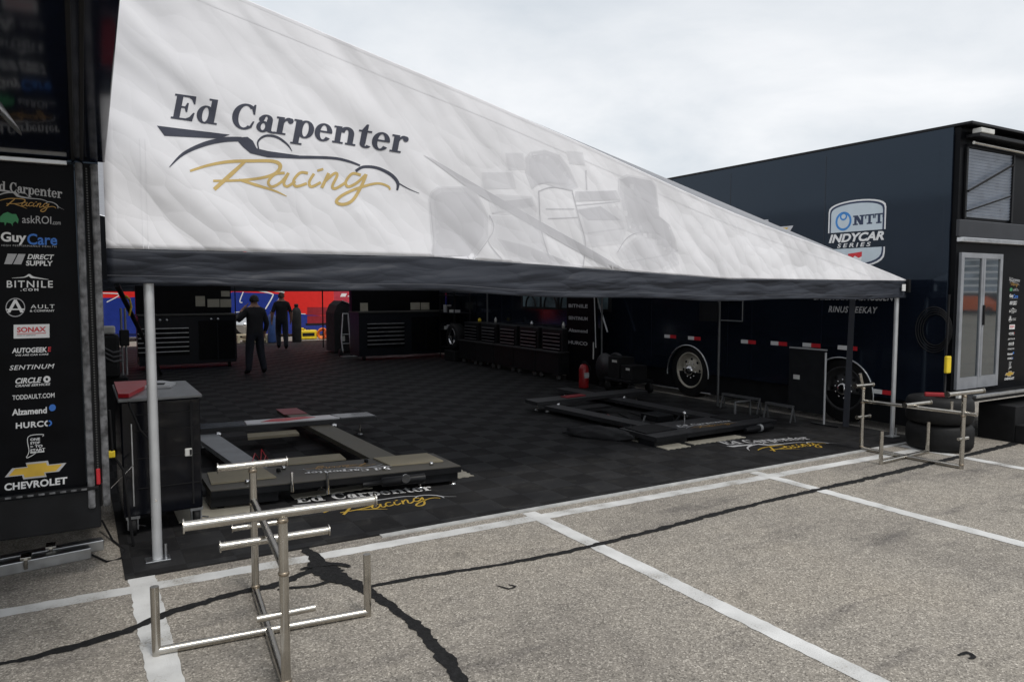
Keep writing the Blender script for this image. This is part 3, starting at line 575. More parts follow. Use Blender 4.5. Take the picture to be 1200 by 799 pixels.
def sheet(fz0, fz1, x0, x1, nx, nz, y=FY):
    mb = MB(); vs = []
    for i in range(nx + 1):
        x = x0 + (x1 - x0) * i / nx
        for j in range(nz + 1):
            z0, z1 = fz0(x), fz1(x); z = z0 + (z1 - z0) * j / nz; vs.append((x, y - disp(x, z), z))
    fs = [[i * (nz + 1) + j, (i + 1) * (nz + 1) + j, (i + 1) * (nz + 1) + j + 1, i * (nz + 1) + j + 1] for i in range(nx) for j in range(nz)]
    mb.add(vs, fs, True); return mb
def thick(o, t):
    m = o.modifiers.new('thickness', 'SOLIDIFY'); m.thickness = t; m.offset = -1; return o
def conform(mb):
    """cut art into small pieces and lay it on the rippled cloth"""
    me = bpy.data.meshes.new('c'); me.from_pydata([tuple(v) for v in mb.v], [], mb.f); bm = bmesh.new(); bm.from_mesh(me); bpy.data.meshes.remove(me)
    xs = [v.co.x for v in bm.verts]; zs = [v.co.z for v in bm.verts]
    for lo, hi, ax in ((min(xs), max(xs), Vector((1, 0, 0))), (min(zs), max(zs), Vector((0, 0, 1)))):
        k = math.ceil(lo / .06) * .06
        while k < hi:
            bmesh.ops.bisect_plane(bm, geom=bm.verts[:] + bm.edges[:] + bm.faces[:], plane_co=ax * k, plane_no=ax, dist=1e-5); k += .06
    for v in bm.verts: v.co.y -= disp(v.co.x, v.co.z)
    bm.verts.index_update(); mb.v = [v.co.copy() for v in bm.verts]; mb.f = [[v.index for v in f.verts] for f in bm.faces]; mb.m = [0] * len(mb.f); mb.sm = [True] * len(mb.f); bm.free()
def conform_above(mb):       # the print stops at the valance
    conform(mb)
    for v in mb.v: v.z = max(v.z, zband(v.x) + .001)
thick(sheet(zband, lambda x: max(zband(x) + .002, ztop(x)), GX0, GX1 - .02, 150, 50).build('gable_curtain', WFAB, aw, fixn=False), .004)
val = thick(sheet(lambda x: zbot(x) + .008 * math.sin(x * 3.1), lambda x: zband(x) - .003, GX0, GX1, 190, 14).build('valance', DFAB, aw, fixn=False), .004)
# hem seams
def hem(f, w, name, m, x0=GX0, x1=GX1 - .25):
    k = 160; vs = []
    for i in range(k + 1):
        x = x0 + (x1 - x0) * i / k
        for s in (0, 1): z = f(x) - s * w; vs.append((x, FY - disp(x, z) - .0012, z))
    MB().add(vs, [[2 * i, 2 * i + 1, 2 * i + 3, 2 * i + 2] for i in range(k)], True).build(name, m, aw, fixn=False)
hem(lambda x: ztop(x) - .125, .012, 'hem_seam', SEAMF, GX0, GX1 - .75); hem(lambda x: ztop(x) - .005, .02, 'hem_seam', SEAMF)
hem(lambda x: zbot(x) + .05 + .008 * math.sin(x * 3.1), .005, 'valance_stitch', mat('stitch', (.075, .08, .095), .8))
for x in (.375, .405):
    vs = []; k = 60
    for i in range(k + 1):
        z = zband(x) + .004 + (2.75 - zband(x)) * i / k
        for s_ in (0, 1): vs.append((x + s_ * .004, FY - disp(x, z) - .003, z))
    MB().add(vs, [[2 * i, 2 * i + 1, 2 * i + 3, 2 * i + 2] for i in range(k)], True).build('vertical_stitch', SEAMF, aw, fixn=False)
# team print, laid where it sits on the cloth
def on_cloth(zx, zy): p = on_y(180 + zx * .26667, 100 + zy * .26667, FY); return Vector((p.x, FY, p.z))
team_mark(aw, on_cloth, GREYP, GOLDP, conform, n=Vector((0, -1, 0)), lift=.0022)
def gh(zx, zy): p = on_y(480 + zx * .28333, 160 + zy * .28333, FY); return Vector((p.x, FY, p.z))
class GF:
    def at(s, x, y, k=0): return gh(x, y) + Vector((0, -1, 0)) * (.0014 + k)
def grown(p, f):
    cx = sum(q[0] for q in p) / len(p); cy = sum(q[1] for q in p) / len(p); return [(cx + (x - cx) * f, cy + (y - cy) * f) for x, y in p]
def ghost(m, polys, k):
    for i, p in enumerate(polys):       # each patch fades at its edge
        if isinstance(p, tuple): art('ghost_print_and_band', m, GF(), [p], aw, conform_above, k + .0004); continue
        lo, hi = {GH3: (GH4, GH3b), GH2: (GH3, GH2b), GH1: (GH2, GH1)}[m]
        o = art('ghost_print_and_band', m, GF(), [p], aw, conform_above, k + i * .00003)
        art('ghost_fade', lo, GF(), [grown(p, 1.05)], o, conform_above, k - .00015 + i * .00003)
        if m is not GH1: art('ghost_fade', hi, GF(), [grown(p, .86)], o, conform_above, k + .0003 + i * .00003)
ghost(GH3, [[(300, 150), (420, 150), (435, 214), (300, 218)], [(395, 70), (468, 70), (475, 136), (405, 140)], [(650, 60), (715, 66), (725, 118), (665, 112)], [(330, 262), (360, 240), (500, 250), (525, 300), (520, 330), (345, 318)], [(340, 330), (540, 330), (560, 400), (585, 545), (470, 545), (330, 430)], [(690, 300), (870, 275), (900, 370), (880, 440), (730, 455)], [(860, 480), (980, 385), (1040, 395), (1085, 470), (1110, 530), (1030, 560), (900, 545)]], 0.0)
ghost(GH2, [[(85, 260), (95, 232), (120, 214), (240, 212), (278, 240), (300, 285), (325, 335), (325, 420), (255, 520), (80, 520), (98, 440)], [(868, 182), (900, 165), (1000, 182), (1020, 208), (1028, 330), (1070, 365), (1095, 420), (1112, 520), (1060, 475), (1000, 430), (905, 385), (866, 240)], [(480, 90), (500, 68), (560, 58), (620, 78), (660, 130), (695, 205), (660, 222), (545, 190), (505, 215), (480, 150)], [(690, 228), (850, 224), (872, 262), (690, 268)], [(350, 270), (500, 255), (515, 290), (380, 305)], [(360, 420), (480, 450), (720, 545), (560, 545), (400, 470)], stroke([(735, 400), (890, 380)], 6), stroke([(690, 285), (870, 268)], 5), stroke([(340, 318), (500, 290)], 5), stroke([(900, 520), (1060, 490), (1110, 470)], 6), stroke([(420, 548), (330, 440), (345, 400)], 4), stroke([(560, 300), (680, 300)], 4), stroke([(570, 340), (695, 335)], 4), stroke([(560, 105), (630, 130), (660, 190)], 6), stroke([(730, 140), (735, 220)], 5), stroke([(140, 440), (210, 460), (250, 510)], 5)], .0006)
ghost(GH1, [[(75, 88), (110, 102), (300, 215), (540, 352), (700, 440), (930, 575), (865, 567), (700, 478), (520, 378), (270, 232), (150, 142)], stroke([(86, 270), (100, 440), (82, 520)], [3, 3, 3]), stroke([(530, 230), (545, 390), (590, 545)], [4, 4, 3]), stroke([(672, 220), (700, 340), (726, 440), (718, 540)], [4, 4, 4, 3]), stroke([(528, 228), (590, 210), (672, 222)], [4, 5, 4]), stroke([(530, 195), (575, 190), (650, 195)], [10, 5, 10]), [(870, 180), (905, 167), (1000, 185), (1016, 212), (1020, 290), (930, 240)], [(690, 305), (790, 290), (870, 345), (740, 345)], stroke([(330, 325), (345, 395), (255, 522)], [3, 3, 3]), stroke([(860, 480), (900, 420), (960, 395), (1040, 405)], [3, 3, 3, 3])], .0012)  # first patch is the darker diagonal band across the cloth
# roof sheet, seen only from the other side: white outside, lining below
mb = MB()
for dz, k in ((.0, 0),):
    mb.mat(k); mb.add([(GX0, FY + .01, ztop(GX0) + dz), (GX1, FY + .01, ztop(GX1) + dz), (GX1, 23.0, ztop(GX1) + dz), (GX0, 23.0, ztop(GX0) + dz)], [[0, 1, 2, 3]])
mb.build('roof_sheet', [ROOFIN, LINING], aw, fixn=False)
MB().box((GX0, 22.98, 1.76), (GX1, 22.99, 2.1)).build('rear_valance', DFAB, aw)
mb = MB(); mb.add([(GX0, 23, 2.1), (GX1, 23, 1.9), (GX1, 23, ztop(GX1) - .02), (GX0, 23, ztop(GX0) - .02)], [[0, 1, 2, 3]]); mb.build('rear_gable', LINING, aw)
MB().box((GX1 - .01, FY, 1.72), (GX1, 23, 1.93)).build('side_valance', DFAB, aw)
# posts
def post(x, y, h, r=.03, plate=True, m=POLE):
    p = MB().tube([(x, y, .012), (x, y, h)], r, 16).build('post', m, aw)
    if plate:
        MB().box((x - .075, y - .055, .0125), (x + .075, y + .055, .024), .003).build('base_plate', ALU, p)
        MB().tube([(x + .05, y - .02, .025), (x + .05, y - .02, .12)], .008).build('lock_pin', ALU, p)
    return p
post(.405, 5.33, 1.98, .031); pr = post(8.545, 5.34, 1.88, .026)
MB().tube([(.405, 5.33 - .032, .42), (.405, 5.33 - .029, .42)], .007).build('rivet', CHROME, aw)
for y in (8.15, 11.1, 15.6): post(8.5, y, 1.9, .02, False, mat('dark_post', (.13, .135, .14), .4, .7))
MB().box((8.36, 8.06, 1.32), (8.38, 8.44, 1.62)).build('winch_bracket', BLACK, aw)
MB().tube([(8.52, 11.4, 1.88), (8.52, 10.95, 1.02)], .016).build('brace', POLE, aw)
post(3.55, 20.2, 1.9, .014, False, BLACKM); post(6.62, 22.9, 1.9, .02, False, BLACKM)
MB().box((8.592, 5.22, 1.77), (8.628, 5.255, 1.93), .004).build('corner_tag', BLACKM, aw)
MB().box((8.49, FY - .03, 1.79), (8.555, FY - .022, 1.87)).build('white_label', WHITE, aw)
mb = MB(); mb.add([(8.52, 5.95, 1.72), (8.52, 5.87, 1.72), (8.55, 5.93, .03), (8.55, 6.02, .03)], [[0, 1, 2, 3]]); thick(mb.build('hanging_strap', mat('webbing', (.035, .038, .048), .8), aw), .004)

# ================================================================== RIGHT HAULER (its long side and rear end)
TX = 8.85; RY = 4.86; ZR = 3.71
hr = thing('race_hauler', 'long dark navy hauler on the right with a shield emblem and rear glass doors', 'trailer', (10.1, 5, 0))
b = MB().box((TX, RY + .05, .42), (11.4, 21, ZR), .015).build('body', NAVY, hr)
MB().box((TX + .06, 5.2, .10), (TX + .10, 18.5, .42)).build('skirt', BLACK, hr)
MB().tube([(TX + .055, 8.7, .10), (TX + .055, 12.5, .10)], .012).build('skirt_rail', ALU, hr)
MB().box((TX - .012, RY - .16, ZR - .02), (11.42, 21.02, ZR + .012), .005).build('roof_edge', BLACK, hr)
SEAMN = mat('seam_navy', (.004, .006, .014), .3)
for y in (6.6, 8.3, 10.1, 11.9, 13.7, 15.5, 17.3): MB().box((TX - .002, y, .5), (TX - .0003, y + .008, ZR - .1)).build('panel_seam', SEAMN, hr)
mb = MB()
for i in range(36): mb.ball((TX - .001, 5.06, .6 + i * .085), .006, .5, seg=8)
mb.build('rivet_row', NAVY, hr)
MB().box((TX - .006, RY + .051, .45), (TX - .0005, RY + .13, ZR - .1), .002).build('corner_post', NAVY, hr)
# rear end, facing -Y
MB().box((TX + .02, RY - .02, .52), (11.4, RY + .048, ZR - .03)).build('rear_wall', BLACKW, hr)
MB().box((TX - .004, RY - .06, 2.42), (11.4, RY - .021, 2.62), .008).build('header_beam', mat('graphite_beam', (.03, .032, .038), .35, .3), hr)
MB().box((TX + .01, RY - .10, 2.36), (11.4, RY - .025, 2.415), .008).build('gutter_rail', ALU, hr)
mb = MB()
for i in range(22):
    z = 2.66 + i * .036; mb.add([(TX + .16, RY - .022, z), (TX + 1.16, RY - .022, z), (TX + 1.16, RY - .034, z + .030), (TX + .16, RY - .034, z + .030), (TX + .16, RY - .022, z + .034), (TX + 1.16, RY - .022, z + .034)], [[0, 1, 2, 3], [3, 2, 5, 4]])
mb.build('slatted_shutter', SHUT, hr)
mb = MB().box((TX + .12, RY - .05, 2.63), (TX + .157, RY - .021, 3.46), .004).box((TX + 1.163, RY - .05, 2.63), (TX + 1.2, RY - .021, 3.46), .004).box((TX + .158, RY - .05, 3.455), (TX + 1.162, RY - .021, 3.5)); mb.build('shutter_frame', BLACK, hr)
mb = MB().tube([(TX + .15, RY - .06, 2.95), (TX + 1.15, RY - .06, 3.34)], .012).tube([(TX + .15, RY - .06, 2.72), (TX + 1.1, RY - .06, 2.95)], .010); mb.build('shutter_stay', BLACKM, hr)
MB().box((TX + .12, RY - .18, 3.56), (11.4, RY - .021, 3.60), .006).build('eave', BLACK, hr)
MB().tube([(TX + .15, RY - .1, 3.50), (11.4, RY - .1, 3.47)], .018).build('eave_rail', STEEL, hr)
MB().box((TX + .14, RY - .19, 3.602), (TX + .42, RY - .08, 3.66), .01).build('flood_light', OFFW, hr)
MB().tube([(TX + .9, RY + .2, ZR), (TX + .9, RY + .2, ZR + .09)], .012).build('aerial', BLACK, hr)
dr = MB().box((TX + .08, RY - .06, .62), (TX + .14, RY - .021, 2.24), .004).box((TX + .52, RY - .062, .62), (TX + .56, RY - .021, 2.2), .004).box((TX + .94, RY - .06, .62), (TX + 1.0, RY - .021, 2.24), .004).box((TX + .141, RY - .058, 2.18), (TX + .939, RY - .022, 2.24)).box((TX + .141, RY - .058, .62), (TX + .939, RY - .022, .76)).box((TX + .561, RY - .063, .762), (TX + .60, RY - .021, 2.178)).build('glass_doors', FRAMEW, hr)
for x0, x1 in ((.141, .519), (.601, .939)): MB().box((TX + x0, RY - .045, .761), (TX + x1, RY - .03, 2.179)).build('pane', GLASSD, dr)
MB().box((TX + .565, RY - .085, 1.38), (TX + .59, RY - .0635, 1.62), .004).build('handle', BLACKM, dr)
MB().box((TX - .02, RY - .30, .52), (11.4, RY - .021, .565), .004).build('rear_platform', BLACK, hr)
MB().box((TX - .03, RY - .345, .565), (11.4, RY - .301, .60), .004).build('platform_lip', ALU, hr)
def rear_pt(px, py):
    p = wall_pt(px, py); return Vector((10.20 + (p.x + .245) * .75, RY - .02, .66 + (p.z - .62) * .72))
sponsors(hr, rear_pt, Vector((0, -1, 0)), .003)
# shield on the side (x right = towards -Y)
sf = Frame((TX, 6.125, 2.55), (0, -1, 0), (0, 0, 1), .0035)
def arch(w, yb, ys, yt, n=14):       # straight sides with a domed top
    return [(-w, yb), (w, yb)] + [(w * math.cos(math.pi * i / n) if 0 < i < n else (w if i == 0 else -w), ys + (yt - ys) * math.sin(math.pi * i / n) ** .75) for i in range(n + 1)]
NB = mat('emblem_navy', (.012, .025, .07), .3); PALE = mat('emblem_pale', (.50, .57, .62), .4, var=.04); CYAN = mat('emblem_blue', (.03, .20, .52), .4)
def up(p, s=1): return [(x, y * s) for x, y in p]
art('shield_border', WHITE, sf, [arch(.415, .02, .30, .43), [(x, -y) for x, y in arch(.415, .20, .27, .45)][::-1]], hr)
art('shield_inline', NB, sf, [arch(.395, .02, .285, .41), [(x, -y) for x, y in arch(.395, .20, .255, .43)][::-1]], hr, None, .001)
art('shield_field', PALE, sf, [arch(.372, .02, .268, .385), [(x, -y) for x, y in arch(.372, .20, .24, .405)][::-1]], hr, None, .002)
art('shield_ring', CYAN, sf, [ring(-.185, .165, .12, .125, .090, .095), stroke([(-.185, .28), (-.225, .245), (-.222, .205), (-.185, .185), (-.148, .205), (-.145, .245), (-.185, .28)], .022)], hr, None, .003)
def slabs(x, y0, y1, ch):
    w = .035; s = .018
    if ch == 'N': return [rc(x + .02, y0, x + .02 + w, y1), rc(x + .115, y0, x + .115 + w, y1), [(x + .02, y1), (x + .07, y1), (x + .15, y0), (x + .1, y0)], rc(x, y0, x + .02, y0 + s), rc(x + .055, y0, x + .075, y0 + s), rc(x, y1 - s, x + .02, y1), rc(x + .15, y1 - s, x + .17, y1), rc(x + .095, y1 - s, x + .115, y1)]
    return [rc(x + .045, y0 + s, x + .045 + w, y1 - s), rc(x, y1 - s, x + .125, y1), rc(x, y1 - .055, x + .016, y1 - s), rc(x + .109, y1 - .055, x + .125, y1 - s), rc(x + .025, y0, x + .1, y0 + s)]
art('shield_lettering', NB, sf, slabs(-.045, .10, .225, 'N') + slabs(.13, .10, .225, 'T') + slabs(.26, .10, .225, 'T')[0:5], hr, None, .003)
art('series_lettering', WHITE, sf, [text('INDYCAR', -.40, -.115, .40, .0, .04, .25, 1.0), text('SERIES', -.27, -.185, .22, -.13, .02, .2, 1.5)], hr, None, .0005)
art('shield_badge', RED, sf, [[(-.10, -.27), (.10, -.25), (.10, -.31), (.055, -.33), (.0, -.30), (-.05, -.34), (-.11, -.325)]], hr, None, .003)
art('shield_badge', WHITE, sf, [[(-.11, -.326), (-.05, -.342), (.0, -.302), (.055, -.332), (.10, -.312), (.09, -.4), (-.1, -.4)]], hr, None, .0032)
# further marks on the side, partly behind the awning
bf = Frame((TX, 7.86, 2.55), (0, -1, 0), (0, 0, 1), .0035)
art('side_bowtie', SILVERV, bf, [bowtie(-.75, -.2, .75, .29)], hr); art('side_bowtie', GOLD, bf, [bowtie(-.68, -.16, .66, .25)], hr, None, .001)
nf = Frame((TX, 6.50, 1.50), (0, -1, 0), (0, 0, 1), .0035)
art('name_lettering', GREYV, nf, [text('RINUS VEEKAY', 0, 0, .72, .085, .02, .25, 1.1), text('CHRISTIAN RASMUSSEN', -.25, .165, .93, .25, .02, .25, 1.1)], hr)
# conspicuity strips
for y, z in ((9.76, 1.0), (9.18, 1.0), (8.03, 1.01), (7.46, 1.02), (6.90, 1.03), (6.34, 1.03), (5.82, .50)):
    r_ = MB().box((TX - .004, y - .14, z - .028), (TX - .001, y, z + .028)).build('reflector', WHITE, hr)
    MB().box((TX - .004, y - .29, z - .028), (TX - .001, y - .14, z + .028)).build('red_half', RED, r_)
RIM = mat('steel_rim', (.46, .43, .36), .38, .3)
def side_wheel(y, z, bright):
    w = MB().lathe([(.30, -.10), (.42, -.11), (.455, -.07), (.46, .06), (.42, .12), (.3, .12)], (TX + .14, y, z), 'X', 40, True, False).build('wheel', RUBBER, hr)
    MB().lathe([(.30, -.085), (.305, -.105), (.285, -.108), (.272, -.085), (.262, -.05), (.235, -.03), (.19, -.045), (.14, -.062), (.10, -.075), (.085, -.08), (.0001, -.085)], (TX + .14, y, z), 'X', 40, True, False).build('rim', bright, w)
    for k in range(8): a = math.pi / 4 * k; MB().lathe([(.024, -.047), (.024, -.052), (.0001, -.052)], (TX + .14, y + .185 * math.cos(a), z + .185 * math.sin(a)), 'X', 12).build('hand_hole', BLACKM, w)
    for k in range(10): a = math.pi / 5 * k + .2; MB().lathe([(.014, -.06), (.014, -.092), (.0001, -.095)], (TX + .14, y + .125 * math.cos(a), z + .125 * math.sin(a)), 'X', 8).build('lug_nut', CHROME, w)
    MB().lathe([(.09, -.078), (.085, -.12), (.05, -.14), (.0001, -.145)], (TX + .14, y, z), 'X', 20).build('hub_cap', CHROME, w)
    MB().lathe([(.0001, -.003), (.53, -.003), (.53, .0)], (TX - .0006, y, z), 'X', 48).build('wheel_opening', BLACKM, hr)
    p = [(TX - .01, y + .485 * math.cos(R(t)), z - .06 + .485 * math.sin(R(t))) for t in range(-5, 186, 7)]
    MB().tube(p, .011).build('arch_trim', ALU, hr)
for (y, z, m_) in ((9.18, .45, RIM), (6.28, .47, mat('dark_rim', (.05, .05, .052), .4, .3))): side_wheel(y, z, m_)
# the wheel openings are cut out of the body box
cut = MB()
for y, z in ((9.18, .45), (6.28, .47)):
    cut.lathe([(.475, -.3), (.475, .35)], (TX + .02, y, z - .06), 'X', 48)
co = cut.build('cut', BLACKM); bo = b.modifiers.new('openings', 'BOOLEAN'); bo.object = co; bo.operation = 'DIFFERENCE'; bo.solver = 'EXACT'
bpy.context.view_layer.update(); dg = bpy.context.evaluated_depsgraph_get(); nm = bpy.data.meshes.new_from_object(b.evaluated_get(dg)); b.modifiers.clear(); b.data = nm; bpy.data.objects.remove(co)
for o in [o for o in hr.children if o.name.startswith('wheel_opening')]: bpy.data.objects.remove(o)
# window above the pit carts with cable loops in front, hatch frame, sponsor column on the side
wn = MB().box((TX - .012, 11.25, 1.38), (TX - .002, 14.6, 1.95)).build('window', BLACKM, hr)
for y0, y1 in ((11.35, 11.95), (12.1, 13.0), (13.1, 13.7), (13.8, 14.5)): MB().box((TX - .016, y0, 1.43), (TX - .0125, y1, 1.9)).build('pane', GLASST, wn)
for y, r in ((11.9, .22), (12.6, .3), (13.3, .24), (14.1, .2)):
    MB().tube([(TX - .06, y + r * math.cos(R(t)), 1.42 + r * 1.3 * math.sin(R(t))) for t in range(0, 181, 15)], .02).build('cable_loop', BLACKM, hr)
hf_ = MB()
for a_, b_ in (((8.0, 1.32), (8.0, 1.64)), ((8.5, 1.32), (8.5, 1.64)), ((8.0, 1.64), (8.5, 1.64)), ((8.0, 1.32), (8.5, 1.32))): hf_.tube([(TX - .015, *a_), (TX - .015, *b_)], .010)
hf_.build('hatch_frame', mat('dull_frame', (.16, .165, .17), .5, .5), hr)
ts = thing('timing_stand', 'tall black timing stand panel with white sponsor words beside the nearest pit cart', 'timing stand', (8.42, 11.1, .012))
ya, yb = on_x(664, 400, 8.4).y, on_x(697, 400, 8.4).y
mb = MB(); mb.add([(8.4, ya, .013), (8.4, yb - .12, .013), (8.4, yb, 1.95), (8.4, ya, 1.95), (8.44, ya, .013), (8.44, yb - .12, .013), (8.44, yb, 1.95), (8.44, ya, 1.95)], [[0, 1, 2, 3], [4, 5, 6, 7], [0, 1, 5, 4], [1, 2, 6, 5], [2, 3, 7, 6], [3, 0, 4, 7]]); mb.build('panel', BLACKW, ts)
MB().tube([(8.39, yb - .05, .72), (8.39, yb + .03, 1.95)], .010).build('slanting_edge', POLE, ts); MB().box((8.45, ya - .1, .013), (8.75, yb + .3, .06)).build('base', BLACKM, ts)
MB().tube([(8.385, yb + .02, .50), (8.385, yb + .02, .82)], .012).build('pale_rod', OFFW, ts)
cf = Frame((8.4, ya - .05, 0), (0, -1, 0), (0, 0, 1), .0035)
for s_, z, m_ in (('DIRECT', 1.74, WHITE), ('SUPPLY', 1.66, WHITE), ('BITNILE', 1.46, GREYV), ('SENTINUM', 1.22, GREYV), ('Alzamend', .98, GREYV), ('HURCO', .74, GREYV)): art('panel_lettering', m_, cf, [text(s_, .02, z, .02 + (ya - yb) * .68, z + .068, .02)], ts)
# access steps
st = thing('access_steps', 'black two step access block below the glass doors of the right hauler', 'steps', (9.9, 4.6, 0))
MB().box((9.5, 4.42, 0), (11.0, 4.84, .43), .01).build('upper_step', BLACKM, st); MB().box((9.5, 3.98, 0), (11.0, 4.417, .215), .01).build('lower_step', BLACKM, st)
# hose coil and yellow plug hanging at the corner
hc = MB()
for k in range(4):
    r = .15 + .022 * k; hc.tube([(TX - .03 - .012 * k, 5.02 + r * math.cos(R(t)), 1.33 + 1.25 * r * math.sin(R(t))) for t in range(0, 360, 12)], .007, 8, closed=True)
tag(hc.build('cable_coil', BLACKM), 'coiled black cable hung on the navy side of the right hauler near its rear corner', 'cable')
yp = thing('power_lead', 'black power lead with a bright yellow connector box hanging beside the glass doors', 'power lead', (8.82, 4.80, .6))
q = on_y(1108, 427, 4.79)
MB().tube([(q.x + .02, 4.79, 1.75), (q.x + .01, 4.79, 1.2), (q.x, 4.79, q.z), (q.x - .01, 4.78, .75), (q.x - .12, 4.72, .62)], .012).build('cord', BLACKM, yp)
MB().box((q.x - .045, 4.745, q.z - .10), (q.x + .045, 4.785, q.z + .10), .012).build('connector_box', YELLOW, yp)

# ================================================================== TYRE STACK
def tyre(name, label, c, z, rot):
    t = thing(name, label, 'tyre', (c[0], c[1], z), 'racing tyres stacked beside the right hauler')
    prof = [(.175, .03), (.20, .012), (.26, .0), (.315, .012), (.338, .045), (.344, .11), (.344, .19), (.338, .255), (.315, .288), (.26, .30), (.20, .288), (.175, .27), (.172, .15), (.175, .03)]
    MB().lathe(prof, (c[0], c[1], z), 'Z', 56, True, False).build('carcass', RUBBER, t); return t
TXY = (8.46, 4.72)
tyre('racing_tyre', 'black slick racing tyre lying on the asphalt, lower one of the stack of two', TXY, .0, 0)
tyre('racing_tyre', 'black slick racing tyre carrying a red tool, upper one of the stack of two', (TXY[0] - .02, TXY[1]), .302, 0)
g = thing('air_gauge', 'small red tool with a chrome end lying on the upper racing tyre', 'tool', (8.3, 4.62, .602))
MB().bar((8.22, 4.77, .652), (8.36, 4.62, .652), .055, .048, .012).build('body', mat('tool_red', (.28, .015, .02), .35), g); MB().tube([(8.36, 4.62, .63), (8.46, 4.56, .635)], [.022, .03]).build('chrome_end', CHROME, g)
MB().tube([(8.40, 4.50, .615), (8.55, 4.48, .62), (8.68, 4.56, .615), (8.72, 4.70, .615)], .012).build('hose', BLACKM, g); MB().box((8.37, 4.47, .602), (8.42, 4.51, .65), .006).build('dial', OFFW, g)

# ================================================================== TYRE RACKS (steel tube trolleys without wheels)
WELD = mat('weld_bead_steel', (.30, .25, .19), .4, .9, var=.4, scale=60)
def rack(name, label, A, B, topA, topB, zA, zB, zm, cross, midbars, lowA, lowB, extra=None):
    t = thing(name, label, 'wheel rack', ((A[0] + B[0]) / 2, (A[1] + B[1]) / 2, 0), 'steel tube wheel racks')
    A = Vector((*A, 0)); B = Vector((*B, 0)); r = .0215; Z = lambda p, z: Vector((p.x, p.y, z))
    def hbar(nm, p, x0, x1, z, dyx=0.0, rr=r, fl=True, m=STEEL):
        a = Vector((p.x + x0, p.y + dyx * x0, z)); b = Vector((p.x + x1, p.y + dyx * x1, z)); o = MB().tube([a, b], rr, 16).build(nm, m, t)
        if fl:
            d = (b - a).normalized()
            for e, s in ((a, -1), (b, 1)): MB().tube([e, e + d * s * .006], rr * 1.45, 16).build('end_flange', STEEL, o)
        return o
    MB().tube([Z(A, .0), Z(A, zA)], r, 16).build('upright', STEEL, t); MB().tube([Z(B, .0), Z(B, zB)], r, 16).build('upright', STEEL, t)
    MB().tube([Z(A, r), Z(B, r)], r, 16).build('base_rail', STEEL, t); MB().tube([Z(A, zm), Z(B + (B - A) * (.12 if extra else 0), zm + .01)], r * .9, 16).build('mid_rail', STEEL, t)
    WB = [Z(A, r), Z(B, r), Z(A, zm), Z(B, zm), Z(A, zA), Z(B, zB)]
    for p_ in WB: MB().lathe([(r * .9, -.012), (r * 1.13, -.006), (r * 1.16, 0), (r * 1.13, .006), (r * .9, .012)], p_ + Vector((0, 0, .022 if p_.z < .1 else -.02)), 'Z', 16).build('weld_bead', WELD, t)
    hbar('top_bar', A, *topA, zA + r * .7, -.04); hbar('top_bar', B, *topB, zB + r * .7, -.04)
    c0, c1 = cross; c0 = Vector((*c0, r + .002)); c1 = Vector((*c1, r + .002)); MB().tube([c0, c1], r * .95, 16).build('cross_rail', STEEL, t)
    for c in (c0, c1): MB().tube([Z(c, .0), Z(c, .35)], r * .95, 16).build('tyre_peg', STEEL, t)
    for (f, x0, x1, z) in midbars: hbar('axle_bar', A + (B - A) * f, x0, x1, z, -.04)
    hbar('low_bar', A, *lowA, -.04, .016); hbar('low_bar', B, *lowB, -.04, .016, False)
    return t
rack('wheel_rack', 'welded stainless tube wheel rack standing on the asphalt in the foreground', (.86, 4.47), (.755, 3.29), (-.19, .19), (-.40, .42), .76, .80, .56, ((.28, 3.935), (1.33, 3.835)), [(.45, -.22, .33, .49)], (-.12, .13, .41), (-.12, .135, .355))
rk = rack('wheel_rack', 'welded stainless tube wheel rack in front of the stacked racing tyres', (7.575, 5.09), (7.64, 4.03), (-.14, .15), (-.28, .31), .72, .76, .56, ((7.12, 4.56), (8.06, 4.62)), [(.55, -.18, .24, .60)], (-.09, .12, .38), (-.07, .09, .31), True)
MB().tube([(7.56, 5.09, .74), (7.535, 5.09, .80), (7.51, 5.09, .87)], .018).build('bent_hook', STEEL, rk); MB().tube([(7.66, 4.16, .57), (7.66, 4.16, .67)], .014).build('pin', STEEL, rk)

# ================================================================== ROLLING CART by the left post
ct = thing('tool_cart', 'black rolling tool cart on casters behind the left awning post', 'cart', (.5, 6.35, 0))
MB().box((.24, 5.92, .16), (.77, 6.85, 1.0), .012).build('cabinet', BLACKG, ct)
MB().box((.225, 5.9, 1.001), (.785, 6.87, 1.025), .006).build('top', mat('grey_top', (.16, .165, .17), .3, .4, var=.3), ct)
mb = MB()
for z in (.36, .58, .78, .9): mb.box((.33, 5.914, z), (.76, 5.9195, z + .006))
mb.box((.70, 5.912, .2), (.712, 5.9192, .98)); mb.build('drawer_seam', BLACKM, ct)
MB().box((.302, 5.908, .24), (.312, 5.919, .84), .002).build('chrome_strip', ALU, ct)
MB().box((.655, 5.905, .565), (.705, 5.919, .625), .006).build('latch', OFFW, ct); MB().box((.688, 5.900, .575), (.702, 5.9045, .615)).build('latch_key', BLACKM, ct)
MB().tube([(.30, 5.89, 1.0), (.30, 5.86, .98), (.36, 5.87, .80), (.42, 5.87, .72)], .008).build('hose', BLACKM, ct)
for x, y in ((.30, 6.0), (.73, 6.0), (.30, 6.76), (.73, 6.76)):
    c = MB().box((x - .045, y - .05, .135), (x + .045, y + .05, .159)).box((x - .036, y - .03, .05), (x - .028, y + .03, .136)).box((x + .028, y - .03, .05), (x + .036, y + .03, .136)).build('caster', ALU, ct)
    MB().lathe([(.02, -.022), (.058, -.022), (.065, -.012), (.065, .012), (.058, .022), (.02, .022)], (x, y - .02, .077), 'X', 24).build('caster_wheel', RUBBER, c)
    MB().tube([(x + .037, y - .02, .077), (x + .08, y - .05, .075)], .006).build('brake_lever', CHROME, c)
